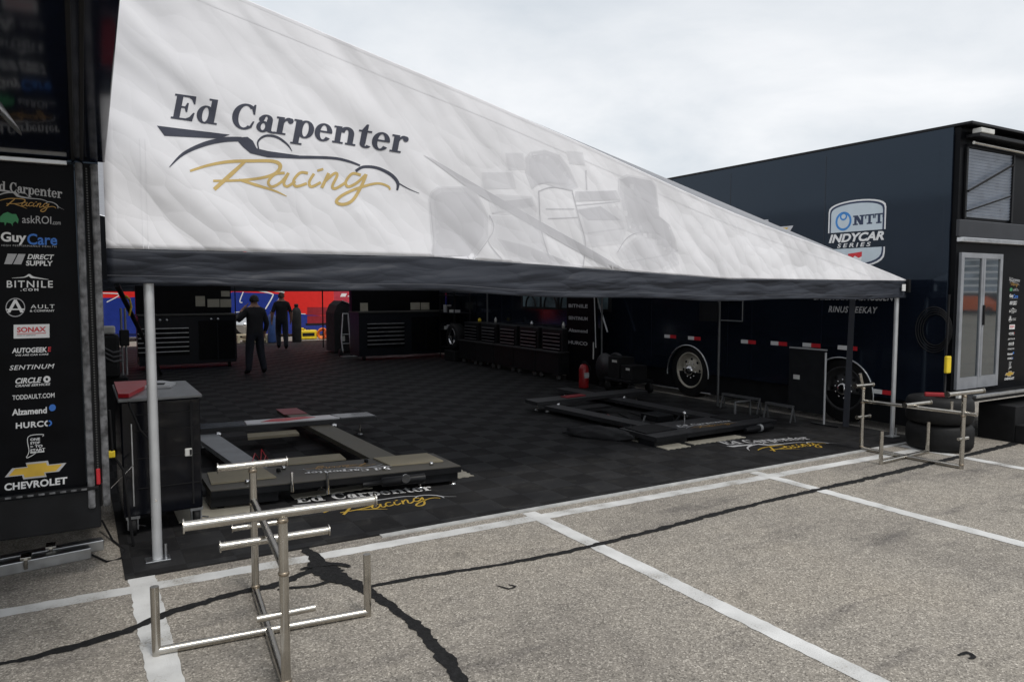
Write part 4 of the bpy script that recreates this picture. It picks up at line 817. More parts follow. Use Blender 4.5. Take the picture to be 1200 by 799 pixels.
w = thing('wing_panel', 'red and white racing bodywork panel lying on top of the black tool cart', 'bodywork panel', (.45, 6.5, 1.026))
mb = MB(); mb.prism([(.235, 6.0), (.30, 5.96), (.42, 6.35), (.50, 6.8), (.24, 6.82)], .028, 1.026); mb.build('red_panel', RED, w)
mb = MB(); mb.prism([(.425, 6.45), (.62, 6.4), (.68, 6.6), (.60, 6.8), (.505, 6.82)], .018, 1.0265); mb.build('white_panel', WHITE, w)
mb = MB(); mb.prism([(.47, 6.5), (.58, 6.48), (.60, 6.58), (.49, 6.62)], .003, 1.045); mb.build('printed_figure', BLACKM, w)
yl = thing('extension_lead', 'black lead with a yellow plug hanging between the cart and the left hauler', 'lead', (.2, 5.8, .0))
q = on_y(130, 532, 5.6)
MB().tube([(q.x, 5.6, q.z + .3), (q.x + .01, 5.6, q.z), (q.x + .07, 5.62, q.z - .12), (q.x + .09, 5.65, .35), (q.x + .12, 5.7, .02)], .009).build('cord', BLACKM, yl); MB().box((q.x - .025, 5.58, q.z - .022), (q.x + .025, 5.62, q.z + .022), .006).build('plug', YELLOW, yl)
q2 = on_y(143, 560, 5.7); MB().tube([(q2.x - .07, 5.7, q2.z - .06), (q2.x + .07, 5.7, q2.z + .08)], .005).build('wand', CHROME, yl)

# aluminium rails on the ground under the left hauler
for (p0, p1, lb) in (((-.95, 5.50), (.02, 5.66), 'long aluminium channel on the asphalt under the left hauler, nearer of the two'), ((-.95, 5.66), (.10, 5.80), 'long aluminium channel on the asphalt under the left hauler, farther of the two')):
    t = thing('aluminium_rail', lb, 'rail', (p0[0], p0[1], 0), 'aluminium rails lying on the ground')
    z = .075
    MB().bar((*p0, z), (*p1, z), .085, .075, .006).build('channel', ALU, t)
    a = Vector((*p0, z)); bb = Vector((*p1, z)); d = (bb - a).normalized(); s = Vector((d.y, -d.x, 0))
    MB().bar(a + s * .0445 + d * .05 - Vector((0, 0, .028)), a + s * .0445 + d * .42 - Vector((0, 0, .028)), .003, .02).build('slot', BLACKM, t)
    c = a + d * (.62 if p1[0] < .05 else .75); MB().box(c + Vector((-.03, -.05, 0)), c + Vector((.03, .05, .022)), .004).tube([c + Vector((0, -.06, .01)), c + Vector((0, -.06, -.05))], .012).build('clamp', STEEL, t)
ca = MB().tube([on_z(105, 652) + Vector((0, 0, .02)), on_z(125, 659) + Vector((0, 0, .008)), on_z(142, 655) + Vector((0, 0, .008)), on_z(147, 646) + Vector((0, 0, .008)), on_z(132, 634) + Vector((0, 0, .008)), on_z(120, 625) + Vector((0, 0, .1))], .007)
tag(ca.build('ground_cable', BLACKM), 'thin black cable looping on the asphalt beside the aluminium rails', 'cable')

# ================================================================== SETUP PLATFORMS
def platform(name, label, ox, oy, pads, dark, extra, skew=0.0):
    """front deck, back beam and two side beams on levelling feet; local x 0..2.1, y 0..3.2 from (ox, oy)"""
    t = thing(name, label, 'setup platform', (ox + 1, oy + 1.5, 0.012), 'car setup platforms')
    P = lambda x, y, z: Vector((ox + x, oy + y - skew * x, z)); zt = .13 if dark else .185
    def quad(nm, pts, z, h, m, par=t):
        return MB().prism([(P(x, y, 0).x, P(x, y, 0).y) for x, y in pts], h, z - h).build(nm, m, par)
    fd = quad('front_deck', [(0, 0), (2.12, 0), (2.12, .62), (.0, .66)], zt, .05, DECK if dark else DECKO)
    quad('deck_fascia', [(0, -.012), (2.12, -.012), (2.12, -.001), (0, -.001)], zt - .006, .05, BLACK, fd)
    for i, (pts, m) in enumerate(pads): quad('pad', pts, zt + .013, .0125, m, fd)
    quad('deck_box', [(.0, .02), (.52, .02), (.52, .3), (0, .3)], zt - .052, .09, BLACK, fd); quad('deck_box', [(1.72, .02), (2.1, .02), (2.1, .3), (1.72, .3)], zt - .052, .085, BLACK, fd)
    sb = quad('side_beam', [(.36, .67), (.58, .66), (.44, 2.62), (.2, 2.62)], zt - .01, .05, GREYB if not dark else DECK)
    sb2 = quad('side_beam', [(1.52, .64), (1.78, .64), (1.68, 4.1), (1.42, 4.1)], zt - .01, .05, OLIVE if not dark else DECK)
    bb = quad('back_beam', [(.1, 2.66), (2.3, 2.70), (2.3, 3.05), (.1, 3.0)], zt + .045, .05, DECK)
    for x, y in ((.08, .08), (.5, .2), (1.75, .04), (2.06, .04), (2.06, .5), (.3, 2.7), (.25, 2.9), (1.7, 2.75), (2.1, 2.75), (1.5, 3.9), (.95, .3)):
        p = P(x, y, 0); f = MB().tube([(p.x, p.y, .025), (p.x, p.y, zt - .04)], .011).build('levelling_foot', STEEL, t)
        MB().lathe([(.034, .0125), (.034, .02), (.014, .032), (.0001, .033)], (p.x, p.y, 0), 'Z', 16).build('foot_pad', CHROME if y < .1 else ALU, f)
    for x, y in ((.45, 2.64), (1.75, 2.66)):
        p = P(x, y - .03, zt - .03); MB().lathe([(.016, -.012), (.04, -.012), (.04, .012), (.016, .012)], (p.x, p.y, p.z), 'Y', 20).build('roller', CHROME, t)
    extra(t, P, zt, quad, fd, bb, sb2)
    return t
DECKO = mat('olive_deck', (.060, .054, .042), .55, var=.2)
GREYB = mat('grey_scale_beam', (.26, .27, .28), .45, .2, var=.2); OLIVE = mat('olive_beam', (.12, .108, .08), .6)
def deck_mark(par, P, x0, y0, w, rot):      # read from the other side of the deck
    team_mark(par, lambda x, y: P(x0 + w * (1 - x / 1150), y0 - (270 - y) / 1150 * w * 1.15, .1855), WHITE, OCHRE, line=GREYV)
def extra1(t, P, zt, quad, fd, bb, sb2):
    deck_mark(fd, P, .78, .30, .80, 0)
    quad('bodywork_sheet', [(.78, 2.72), (1.85, 2.74), (1.80, 3.0), (.80, 2.98)], zt + .058, .0125, mat('white_sheet', (.75, .75, .76), .35, var=.1), bb)
    quad('red_flash', [(.95, 2.80), (1.2, 2.75), (1.6, 2.88), (1.5, 2.97), (1.1, 2.95)], zt + .061, .0028, RED, bb)
    quad('clear_cover', [(1.86, 2.71), (2.28, 2.72), (2.28, 3.03), (1.82, 3.02)], zt + .058, .0125, mat('clear_film', (.16, .165, .17), .1), bb)
    quad('clear_cover', [(.12, 2.68), (.76, 2.70), (.78, 2.98), (.12, 2.97)], zt + .058, .0125, mat('clear_film_dark', (.13, .14, .16), .08), bb)
    quad('red_end', [(1.40, 3.62), (1.69, 3.62), (1.68, 4.12), (1.41, 4.12)], zt - .002, .0078, mat('dull_red', (.22, .02, .03), .5), sb2)
    quad('scale_pad', [(.72, 2.35), (1.28, 2.38), (1.3, 2.62), (.76, 2.6)], zt - .03, .03, TAN)
    MB().tube([P(.62, -.04, .12), P(.62, -.04, .20), P(.62, -.03, .285)], .015).build('handle_pin', CHROME, t); MB().tube([P(.91, -.05, .07), P(.90, -.05, .26)], .015).build('handle_pin', CHROME, t)
    MB().tube([P(1.2, -.06, .12), P(1.36, -.06, .125), P(1.37, -.06, .125), P(1.75, -.06, .125)], [.02, .02, .042, .042]).build('jack_motor', BLACK, t); MB().tube([P(1.56, -.11, .15), P(1.56, -.12, .15)], .04, 20).build('jack_dial', CHROME, t)
    for (x, y, c_) in ((.62, .45, BLACKM), (.68, .52, CHROME), (1.42, .50, BLACK), (1.46, .14, CHROME), (.30, .14, CHROME), (1.9, .14, CHROME)): MB().lathe([(.02, 0), (.02, .022), (.012, .03), (.0001, .031)], P(x, y, zt + .0005), 'Z', 14).build('lock_knob', c_, fd)
    MB().box(P(.9, .9, .0125), P(1.12, 1.08, .06), .01).build('tool_tray', BLACK, t)
    for k in range(2): MB().tube([P(.45 + .1 * k, .75, .2), P(.55 + .1 * k, 1.1, .23 - .03 * k), P(.7 + .08 * k, 1.6, .03), P(.85, 2.3, .02)], .005).build('red_wire', RED, t)
padL = [(.03, .2), (.55, .22), (.52, .62), (.06, .62)]; padR = [(1.55, .24), (2.05, .22), (2.05, .60), (1.52, .6)]; padM = [(.70, .66), (1.28, .66), (1.30, .92), (.70, .92)]
platform('setup_platform', 'black car setup platform with tan pads and a white sheet, nearest the left post', .88, 6.28, [(padL, TAN), (padR, TAN), (padM, TAN)], False, extra1, .12)
TRM = mat('dull_grey_trestle', (.075, .077, .08), .5)
def extra2(t, P, zt, quad, fd, bb, sb2):
    team_mark(fd, lambda x, y: P(.62 + x / 1150 * .95, .25 + (270 - y) / 1150 * .75, zt + .0005), WHITE, OCHRE, line=GREYV)
    MB().tube([P(1.45, -.06, .07), P(1.56, -.06, .075), P(1.95, -.06, .075)], [.03, .04, .04]).build('jack_motor', BLACK, t); MB().tube([P(1.7, -.06, .075), P(1.74, -.06, .075)], .047).build('jack_collar', GREYB, t)
    MB().ball(P(.95, .5, .25), .025).tube([P(.95, .5, .12), P(.95, .5, .24)], .01).build('knob', CHROME, t)
    quad('red_flash', [(.7, 2.75), (1.1, 2.8), (1.1, 2.95), (.7, 2.92)], zt + .058, .0125, DRED, bb)
    MB().tube([P(1.95, .55, .13), P(1.95, .55, .30), P(2.25, .55, .30), P(2.25, .55, .02)], .016, 10).build('hoop_handle', TRM, t)
    for k in range(4): MB().tube([P(.3 + .4 * k, .8 + .2 * (k % 2), .09), P(.55 + .4 * k, 1.0 + .25 * (k % 2), .10)], .014).build('spare_rod', (BLACK, TRM)[k % 2], t)
    for k in range(3): MB().tube([P(.5 + .3 * k, 1.2, .02), P(.7 + .25 * k, 1.6, .03), P(.9 + .2 * k, 2.0, .02)], .008).build('hose_line', BLACKM if k else DRED, t)
    MB().box(P(1.1, 1.15, .0125), P(1.38, 1.5, .10), .01).build('tool_tray', BLACK, t)
    quad('scale_pad', [(.5, 2.15), (1.1, 2.15), (1.1, 2.4), (.5, 2.4)], zt - .02, .03, BLACKM)
platform('setup_platform', 'dark car setup platform with black pads beside the right hauler', 5.62, 6.32, [(padL, BLACKM), (padR, BLACKM)], True, extra2, -.04)
# bundle lying against the second platform
bn = MB(); bn.tube([(5.2, 7.35, .10), (5.35, 7.1, .14), (5.5, 6.95, .15), (5.62, 6.80, .10)], [.05, .13, .13, .05], 16)
bn2 = MB(); bm = bmesh.new(); bmesh.ops.create_icosphere(bm, subdivisions=4, radius=1)
for v in bm.verts:
    q = v.co.copy(); k = 1 + .22 * noise.noise(q * 2.1) + .14 * noise.noise(q * 5 + Vector((3, 1, 2))) + .05 * noise.noise(q * 12)
    v.co = Vector((5.38 + (q.x * .22 - q.y * .07) * k, 7.05 + (q.y * .2 - q.x * .30) * k, max(.0135, .07 + q.z * .095 * k)))
bm.verts.index_update(); bn = MB().add([v.co.copy() for v in bm.verts], [[v.index for v in f.verts] for f in bm.faces], True); bm.free()
tag(bn.build('cover_bundle', CANVAS), 'crumpled black cover bundled on the floor at the left corner of the dark platform', 'cover')
# low trestles beside the hauler skirt
for (x, y0, y1, lb) in ((8.45, 8.0, 7.3, 'small grey trestle standing on the tiles by the hauler skirt, farther one'), (8.3, 7.05, 6.6, 'small grey trestle standing on the tiles by the hauler skirt, nearer one')):
    t = thing('trestle', lb, 'trestle', (x, (y0 + y1) / 2, 0), 'low trestles')
    MB().bar((x, y0, .24), (x, y1, .24), .06, .03).build('top_bar', TRM, t)
    for y in (y0, y1): MB().tube([(x - .05, y, .013), (x, y, .215)], .012).tube([(x + .05, y, .013), (x, y, .215)], .012).build('leg', TRM, t)
# smoked screen in front of the wheel
sp = thing('smoked_screen', 'smoked grey screen panel on a slim stand in front of the hauler wheel', 'screen', (8.55, 6.9, 0))
p1, p2 = on_x(925, 415, 8.5), on_x(969, 415, 8.5)
MB().box((8.5, p2.y, .15), (8.51, p1.y, 1.0)).build('panel', mat('smoke_panel', (.016, .017, .019), .25, spec=.25), sp); MB().tube([(8.48, p2.y, .013), (8.48, p2.y, .98)], .014).build('stand_post', POLE, sp)
MB().box((8.494, p1.y - .18, .58), (8.499, p1.y - .08, .64)).build('sticker', OFFW, sp); MB().bar((8.48, p2.y + .2, .03), (8.48, p2.y - .2, .03), .04, .017).build('foot', BLACK, sp)
MB().box((8.497, p2.y, 1.002), (8.513, p1.y, 1.02)).build('top_rail', POLE, sp)

# ================================================================== CABINETS at the far end
CABM = mat('dark_cabinet_paint', (.0055, .007, .011), .35, spec=.2)
def cabinet(name, label, x0, x1, y, notes, dx0, dx1, ztop_=1.24, knobs=()):
    t = thing(name, label, 'cabinet', ((x0 + x1) / 2, y, .012), 'tall workbench cabinets')
    MB().box((x0, y, .12), (x1, y + .75, ztop_), .01).build('cabinet_body', CABM, t); MB().box((x0 - .02, y - .03, ztop_ + .001), (x1 + .02, y + .77, ztop_ + .035), .006).build('worktop', mat('worktop', (.05, .05, .045), .5, .3), t)
    MB().box((x0, y + .55, ztop_ + .036), (x1, y + .75, 1.9)).build('back_board', BLACKW, t)
    for (a, b_, c, d) in notes: MB().box((a, y + .545, c), (b_, y + .5495, d)).build('paper_note', PAPER, t)
    n = 6
    for i in range(n):
        z1 = .95 - i * .105; dd = MB().box((dx0, y - .012, z1 - .095), (dx1, y - .001, z1), .003).build('drawer', BLACKW, t)
        MB().box((dx0 + .01, y - .026, z1 - .014), (dx1 - .01, y - .0125, z1), .003).build('drawer_pull', ALU, dd)
    for kx in knobs: MB().lathe([(.0001, -.02), (.03, -.018), (.03, .0)], (kx, y - .001, 1.13), 'Y', 16).build('knob', ALU, t)
    MB().box((dx1 + .2, y - .008, .2), (dx1 + .6, y - .001, 1.1), .003).box((dx1 + .62, y - .008, .2), (min(x1 - .03, dx1 + 1.05), y - .001, 1.1), .003).build('cupboard_door', BLACKW, t)
    for x in (x0 + .15, x1 - .15): MB().lathe([(.02, -.03), (.06, -.03), (.06, .03), (.02, .03)], (x, y + .1, .073), 'X', 20).build('caster_wheel', RUBBER, t)
    return t
ny = lambda px0, px1, py0, py1, y: (on_y(px0, py0, y).x, on_y(px1, py0, y).x, on_y(px0, py1, y).z, on_y(px0, py0, y).z)
Y1 = 18.2; yy = Y1 + .55
cabinet('workbench_cabinet', 'dark workbench cabinet with drawers at the far left behind the awning post', 1.15, 3.2, Y1, [ny(229, 240, 347, 359, yy), ny(243, 257, 350.5, 360, yy), ny(258, 271, 350.5, 360, yy), ny(259, 269, 341, 347.5, yy)], on_y(161, 400, Y1).x, on_y(222, 400, Y1).x, 1.22, [on_y(v, 400, Y1).x for v in (188, 196, 248, 256)])
cabinet('workbench_cabinet', 'dark workbench cabinet with drawers standing right of the silver hand truck', 6.12, 8.78, 18.0, [ny(422, 431, 355, 367, 18.55), ny(481, 492, 354.5, 363, 18.55), ny(493, 503, 354.5, 363, 18.55)], on_y(430, 400, 18).x, on_y(474, 400, 18).x, 1.22)
# pit carts in a row along the right hauler
names = ['pit cart with a silver drawer stack, nearest of the row by the right hauler', 'pit cart with a silver drawer stack, second of the row by the right hauler', 'pit cart with a silver drawer stack, middle one of the row by the right hauler', 'pit cart with a silver drawer stack, fourth of the row by the right hauler', 'pit cart with a silver drawer stack, farthest of the row by the right hauler']
X0 = 8.15
def pitcart():
    t = thing('pit_cart', names[0], 'pit cart', (X0 + .3, 12.45, .012), 'pit carts along the right hauler')
    y0, y1 = 12.02, 12.88
    MB().box((X0, y0, .13), (X0 + .62, y1, .55), .01).build('base_cabinet', BLACK, t); MB().box((X0 - .03, y0 - .005, .552), (X0 + .63, y1 + .005, .58), .006).build('ledge', mat('ledge', (.05, .05, .052), .4, .4), t)
    MB().box((X0 + .12, y0 + .05, .582), (X0 + .6, y1 - .05, 1.02), .01).build('drawer_box', BLACK, t)
    for i in range(5):
        d = MB().box((X0 + .108, y0 + .12, .93 - i * .075 - .065), (X0 + .119, y1 - .12, .93 - i * .075), .002).build('drawer', BLACKW, t)
        MB().box((X0 + .096, y0 + .13, .93 - i * .075 - .012), (X0 + .1075, y1 - .13, .93 - i * .075), .002).build('drawer_pull', ALU, d)
    for y in (y0 + .12, y1 - .12): MB().lathe([(.02, -.02), (.055, -.02), (.055, .02), (.02, .02)], (X0 + .08, y, .068), 'X', 16).build('caster_wheel', mat('grey_caster', (.09, .09, .09), .5), t)
    return t
pc = pitcart()
for i in range(1, 5): dup(pc, (pc.location.x, 12.45 + .89 * i, .012), 0, names[i])
random.seed(3)
for i, (y, h, r) in enumerate(((12.3, .12, .03), (13.5, .10, .035), (15.1, .13, .03), (15.9, .09, .04))):
    tag(MB().lathe([(r, 0), (r, h * .7), (r * .5, h * .8), (r * .5, h), (.0001, h)], (X0 + .3, y, 1.034), 'Z', 16).build('spray_can', [OFFW, ALU, OFFW, YELLOW][i]), ['pale spray can on the nearest pit cart', 'silver spray can on the second pit cart', 'pale spray can on the fourth pit cart', 'stubby yellow can on the farthest pit cart'][i], 'spray can', 'cans on the pit carts')
# spare wheel with bright rim at the end of the row
sw = thing('spare_wheel', 'upright spare wheel with a bright rim between workbench cabinet and pit carts', 'wheel', (8.2, 16.9, .012))
MB().lathe([(.2, -.13), (.3, -.14), (.335, -.10), (.335, .10), (.3, .14), (.2, .13)], (8.3, 16.9, .62), 'X', 36, True, False).build('tyre', RUBBER, sw); MB().lathe([(.20, -.10), (.22, -.135), (.19, -.12), (.15, -.03), (.05, -.02), (.04, -.06), (.0001, -.06)], (8.3, 16.9, .62), 'X', 32).build('rim', CHROME, sw)
MB().box((8.1, 16.6, .013), (8.5, 17.2, .28), .02).build('stand', BLACKM, sw)
# fire extinguisher
p = on_z(684, 455); fx = thing('fire_extinguisher', 'red fire extinguisher standing on the tiles beside the nearest pit cart', 'extinguisher', (p.x, p.y, .012))
MB().lathe([(.085, .013), (.09, .03), (.09, .36), (.07, .42), (.03, .45), (.0001, .45)], (p.x, p.y, 0), 'Z', 24).build('bottle', mat('ext_red', (.28, .012, .015), .35), fx)
MB().box((p.x - .03, p.y - .02, .45), (p.x + .05, p.y + .02, .50), .006).build('valve', BLACKM, fx); MB().tube([(p.x + .05, p.y, .47), (p.x + .12, p.y - .03, .40), (p.x + .10, p.y - .03, .15)], .012).build('hose', BLACKM, fx); MB().box((p.x - .05, p.y - .093, .2), (p.x + .05, p.y - .088, .3)).build('label_plate', GREYV, fx)
# tyre trolley and clutter between extinguisher and wheel
tr = thing('tool_trolley', 'low dark trolley loaded with black boxes between the extinguisher and the hauler wheel', 'trolley', (8.3, 10.1, .012))
MB().box((8.1, 9.75, .2), (8.6, 10.5, .25), .008).build('deck', BLACK, tr); MB().box((8.15, 9.8, .251), (8.5, 10.1, .5), .01).box((8.15, 10.14, .251), (8.5, 10.45, .62), .01).build('boxes', BLACKM, tr)
MB().box((8.144, 9.85, .42), (8.149, 9.95, .46)).build('tag', OFFW, tr); MB().box((8.144, 10.2, .53), (8.149, 10.33, .57)).build('tag', OFFW, tr)
for x, y in ((8.15, 9.8), (8.15, 10.45), (8.55, 9.8), (8.55, 10.45)): MB().lathe([(.02, -.02), (.09, -.02), (.09, .02), (.02, .02)], (x, y, .103), 'X', 16).build('caster_wheel', RUBBER, tr)

rk_ = thing('equipment_rack', 'dark shelf rack with small pale boxes between workbench cabinet and spare wheel', 'rack', (8.55, 17.4, .012))
for y in (17.0, 17.85):
    for x in (8.3, 8.75): MB().tube([(x, y, .013), (x, y, 1.75)], .016, 8).build('rack_post', BLACK, rk_)
for z in (.3, .75, 1.2, 1.65): MB().box((8.27, 16.97, z), (8.78, 17.88, z + .02)).build('shelf', BLACK, rk_)
random.seed(11)
for i in range(9):
    y = 17.05 + (i % 5) * .17; z = (.771, 1.221)[i // 5]; h = random.uniform(.06, .2)
    tag(MB().box((8.32, y, z), (8.5, y + random.uniform(.07, .13), z + h), .008).build('storage_box', (OFFW, BLACKM, GREYV)[i % 3]), f"small {('pale', 'black', 'grey')[i % 3]} box on the {('middle', 'upper')[i // 5]} shelf of the dark equipment rack", 'box', 'boxes on the equipment rack')
rl = thing('hose_reel', 'black hose reel on a frame standing between timing stand and low trolley', 'hose reel', (8.5, 10.75, .012))
for k in range(5): rr = .24 - .0 * k; MB().tube([(8.38 + .045 * k, 10.78 + rr * math.cos(R(t)), .36 + rr * math.sin(R(t))) for t in range(0, 360, 15)], .023, 8, closed=True).build('hose_turn', BLACKM, rl)
for x in (8.34, 8.60): MB().lathe([(.0001, -.004), (.29, -.004), (.29, .004), (.0001, .004)], (x, 10.78, .36), 'X', 28).build('reel_disc', mat('reel_grey', (.03, .03, .033), .4, .3), rl)
MB().box((8.33, 10.6, .013), (8.61, 10.96, .07)).build('base', BLACK, rl)
# leaning pole, equipment stand and hoses just inside the left hauler
q0 = on_y(137, 334, 9.5); q1 = on_z(189, 438, .012)
tag(MB().tube([q0, q1], .03, 10).build('leaning_pole', BLACK), 'slim black pole slanting down behind the left awning post', 'pole')
eq = thing('equipment_stand', 'dark equipment stand with hoses and a pale lid beside the left hauler', 'equipment stand', (.32, 9.3, .012))
MB().box((.18, 9.1, .05), (.46, 9.6, .85), .02).build('cabinet', BLACKM, eq); MB().box((.21, 9.05, 1.33), (.35, 9.25, 1.41), .015).build('pale_lid', OFFW, eq)
MB().tube([(.42, 9.3, .85), (.42, 9.3, 1.6)], .012).build('stand_post', GREYB, eq); MB().tube([(.46, 9.3, .85), (.46, 9.3, 1.6)], .012).build('stand_post', GREYB, eq); MB().box((.395, 9.2, 1.18), (.49, 9.29, 1.36), .01).build('control_box', BLACK, eq)
for k in range(3): MB().tube([(.18, 9.05, 1.28 - .05 * k), (.24, 9.0, 1.18 - .05 * k), (.32, 9.0, 1.13 - .05 * k), (.40, 9.05, 1.14 - .05 * k)], .012).build('hose', mat('grey_hose', (.07, .07, .075), .5), eq)
MB().tube([(.46, 9.1, 1.74), (.50, 9.1, 1.70), (.515, 9.1, 1.62), (.49, 9.1, 1.52)], .012).build('yellow_hose', WIREY, eq)
MB().box((.18, 9.02, .851), (.385, 9.28, 1.32), .03).build('pump_housing', BLACK, eq)

# ================================================================== FAR END of the awning
p = on_z(407, 418); ht = thing('hand_truck', 'silver tubular hand truck standing upright beside the black covered cart', 'hand truck', (p.x, p.y, .012))
a = on_y(411, 368, p.y).z
MB().tube([(p.x - .12, p.y, .12), (p.x - .12, p.y + .12, .5), (p.x - .02, p.y + .3, a - .12), (p.x + .0, p.y + .32, a), (p.x + .14, p.y + .32, a), (p.x + .14, p.y + .3, a - .12), (p.x + .12, p.y + .12, .5), (p.x + .1, p.y, .12)], .018, 10).build('frame', ALU, ht)
for z in (.35, .6): MB().tube([(p.x - .12, p.y + .06 + z * .15, z), (p.x + .11, p.y + .06 + z * .15, z)], .013).build('cross_bar', ALU, ht)
MB().box((p.x - .2, p.y - .22, .014), (p.x + .22, p.y, .03), .004).build('toe_plate', ALU, ht)
for s in (-.16, .16): MB().lathe([(.02, -.03), (.1, -.03), (.1, .03), (.02, .03)], (p.x + s, p.y + .08, .113), 'X', 20).build('wheel', RUBBER, ht)
p = on_z(405, 414); cc = thing('covered_cart', 'black covered cart with a sloping top behind the silver hand truck', 'cart', (p.x + .1, p.y + .4, .012))
x0 = on_y(392, 400, p.y).x; x1 = on_y(424, 400, p.y).x
mb = MB(); n = 8; vs = []
prof = [(0, .05), (0, 1.15), (.12, 1.38), (.3, 1.5), (.55, 1.42), (.8, 1.33), (1, 1.2), (1, .05)]
for y in (p.y, p.y + .8): vs += [(x0 + (x1 - x0) * u, y, z) for u, z in prof]
mb.add(vs, [list(range(8))[::-1], [8 + i for i in range(8)]] + [[i, (i + 1) % 8, 8 + (i + 1) % 8, 8 + i] for i in range(8)]); mb.build('cover', CANVAS, cc)
MB().bar((x0 + (x1 - x0) * .3, p.y - .01, 1.515), (x0 + (x1 - x0) * .8, p.y - .01, 1.34), .04, .012).build('white_edge', WHITE, cc); MB().box((x0 + .2, p.y - .01, .35), (x0 + .3, p.y - .002, .5)).build('tag', OFFW, cc); MB().box((x1 - .35, p.y - .012, .6), (x1 - .3, p.y - .002, .9)).build('tag', OFFW, cc)
for x in (x0 + .15, x1 - .15): MB().lathe([(.02, -.03), (.05, -.03), (.05, .03), (.02, .03)], (x, p.y + .05, .063), 'X', 16).build('caster_wheel', RUBBER, cc)
def gas(label, px, py, pt, r, m):
    p = on_z(px, py); h = on_y(px, pt, p.y).z; t = thing('gas_cylinder', label, 'gas cylinder', (p.x, p.y, .0), 'gas cylinders at the far end')
    MB().lathe([(r * .9, .013), (r, .05), (r, h * .78), (r * .8, h * .86), (r * .4, h * .91), (r * .35, h * .93)], (p.x, p.y, 0), 'Z', 24).build('bottle', m, t); MB().lathe([(r * .45, h * .93), (r * .45, h * .99), (r * .2, h), (.0001, h)], (p.x, p.y, 0), 'Z', 16).build('cap', m, t)
gas('tall black gas cylinder standing right of the walking man', 348, 401, 356, .16, BLACKM)
gas('blue gas cylinder standing between the two men at the tent end', 319, 402, 364, .14, mat('cyl_blue', (.02, .05, .16), .5))

# ---- the red and blue hauler beyond
TY = 29.0
tk = thing('race_hauler', 'bright red and blue hauler with white stripes parked beyond the awning', 'trailer', (3, TY + 1.3, 0))
xe = on_y(392, 380, TY).x
MB().box((-6, TY, .42), (xe, TY + 2.5, 4.1), .02).build('body', TRED, tk); MB().box((-6, TY + .05, .16), (xe - .4, TY + .1, .42)).build('skirt', TBLUE, tk)
class TF:
    def at(s, x, y, k=0): q = on_y(x, y, TY); return Vector((q.x, TY - .004 - k, q.z))
art('blue_graphic', TBLUE, TF(), [[(118, 391), (118, 349), (149, 349), (170, 347), (262, 346), (273, 342), (318, 344), (330, 345), (322, 362), (340, 365), (352, 368), (388, 371), (388, 391)]], tk)
art('white_stripe', WHITE, TF(), [stroke([(287, 341), (300, 340.5), (318, 344), (319, 348), (311, 362)], [1.2, 1.4, 1.4, 1.5, 1.5]), stroke([(302, 339.6), (331, 342), (330, 345), (319, 364)], [1, 1.4, 1.4, 1.3]), stroke([(285, 342), (281, 353), (284, 354.5)], [1.2, 1.3, .8]), stroke([(350, 367.5), (358, 368)], [.9, .9]), stroke([(275, 366), (285, 365)], [.9, .9]), stroke([(118, 343.5), (140, 345), (125, 354)], [1, 1.3, 1.1])], tk, None, .004)
art('louvre', DRED, TF(), [rc(360, 369, 385.5, 360), rc(360, 381, 385.5, 370)], tk, None, .006)
MB().box((xe - 1.15, TY - .012, .42), (xe - .02, TY - .006, .5)).build('side_marker', BLACKM, tk)
q = on_y(287, 381, TY); w = MB().lathe([(.2, -.12), (.46, -.12), (.5, -.06), (.5, .1)], (q.x, TY + .05, .5), 'Y', 32).build('wheel', RUBBER, tk); MB().lathe([(.34, -.13), (.3, -.12), (.2, -.06), (.1, -.05), (.1, -.14), (.0001, -.15)], (q.x, TY + .05, .5), 'Y', 32).build('rim', CHROME, w)
# a second red transporter and pale clutter further right
t2 = thing('transporter', 'red transporter with a small white flash seen above the black covered cart', 'trailer', (11.5, 34, 0))
MB().box((xe + .9, 33, .5), (xe + 8, 36, 4.0), .02).build('body', mat('crimson_paint', (.42, .015, .04), .3, coat=.4), t2); art('white_flash', WHITE, Frame((xe + 1.0, 33, 1.45), (1, 0, 0), (0, 0, 1), .004), [[(.5, .05), (.75, .05), (.82, .2), (.57, .2)], [(.85, .05), (1.3, .05), (1.3, .1), (.87, .1)]], t2)
for x in (xe + 2.5, xe + 5.5): MB().lathe([(.2, -.12), (.46, -.12), (.5, -.06), (.5, .1)], (x, 33.1, .5), 'Y', 24).build('wheel', RUBBER, t2)
MB().box((xe + .3, 31.5, 0), (xe + .75, 32, 2.2), .03).build('pale_locker', mat('locker_pale', (.3, .31, .33), .5)); tag(bpy.data.objects['pale_locker'], 'pale grey upright locker between the two red transporters', 'locker')
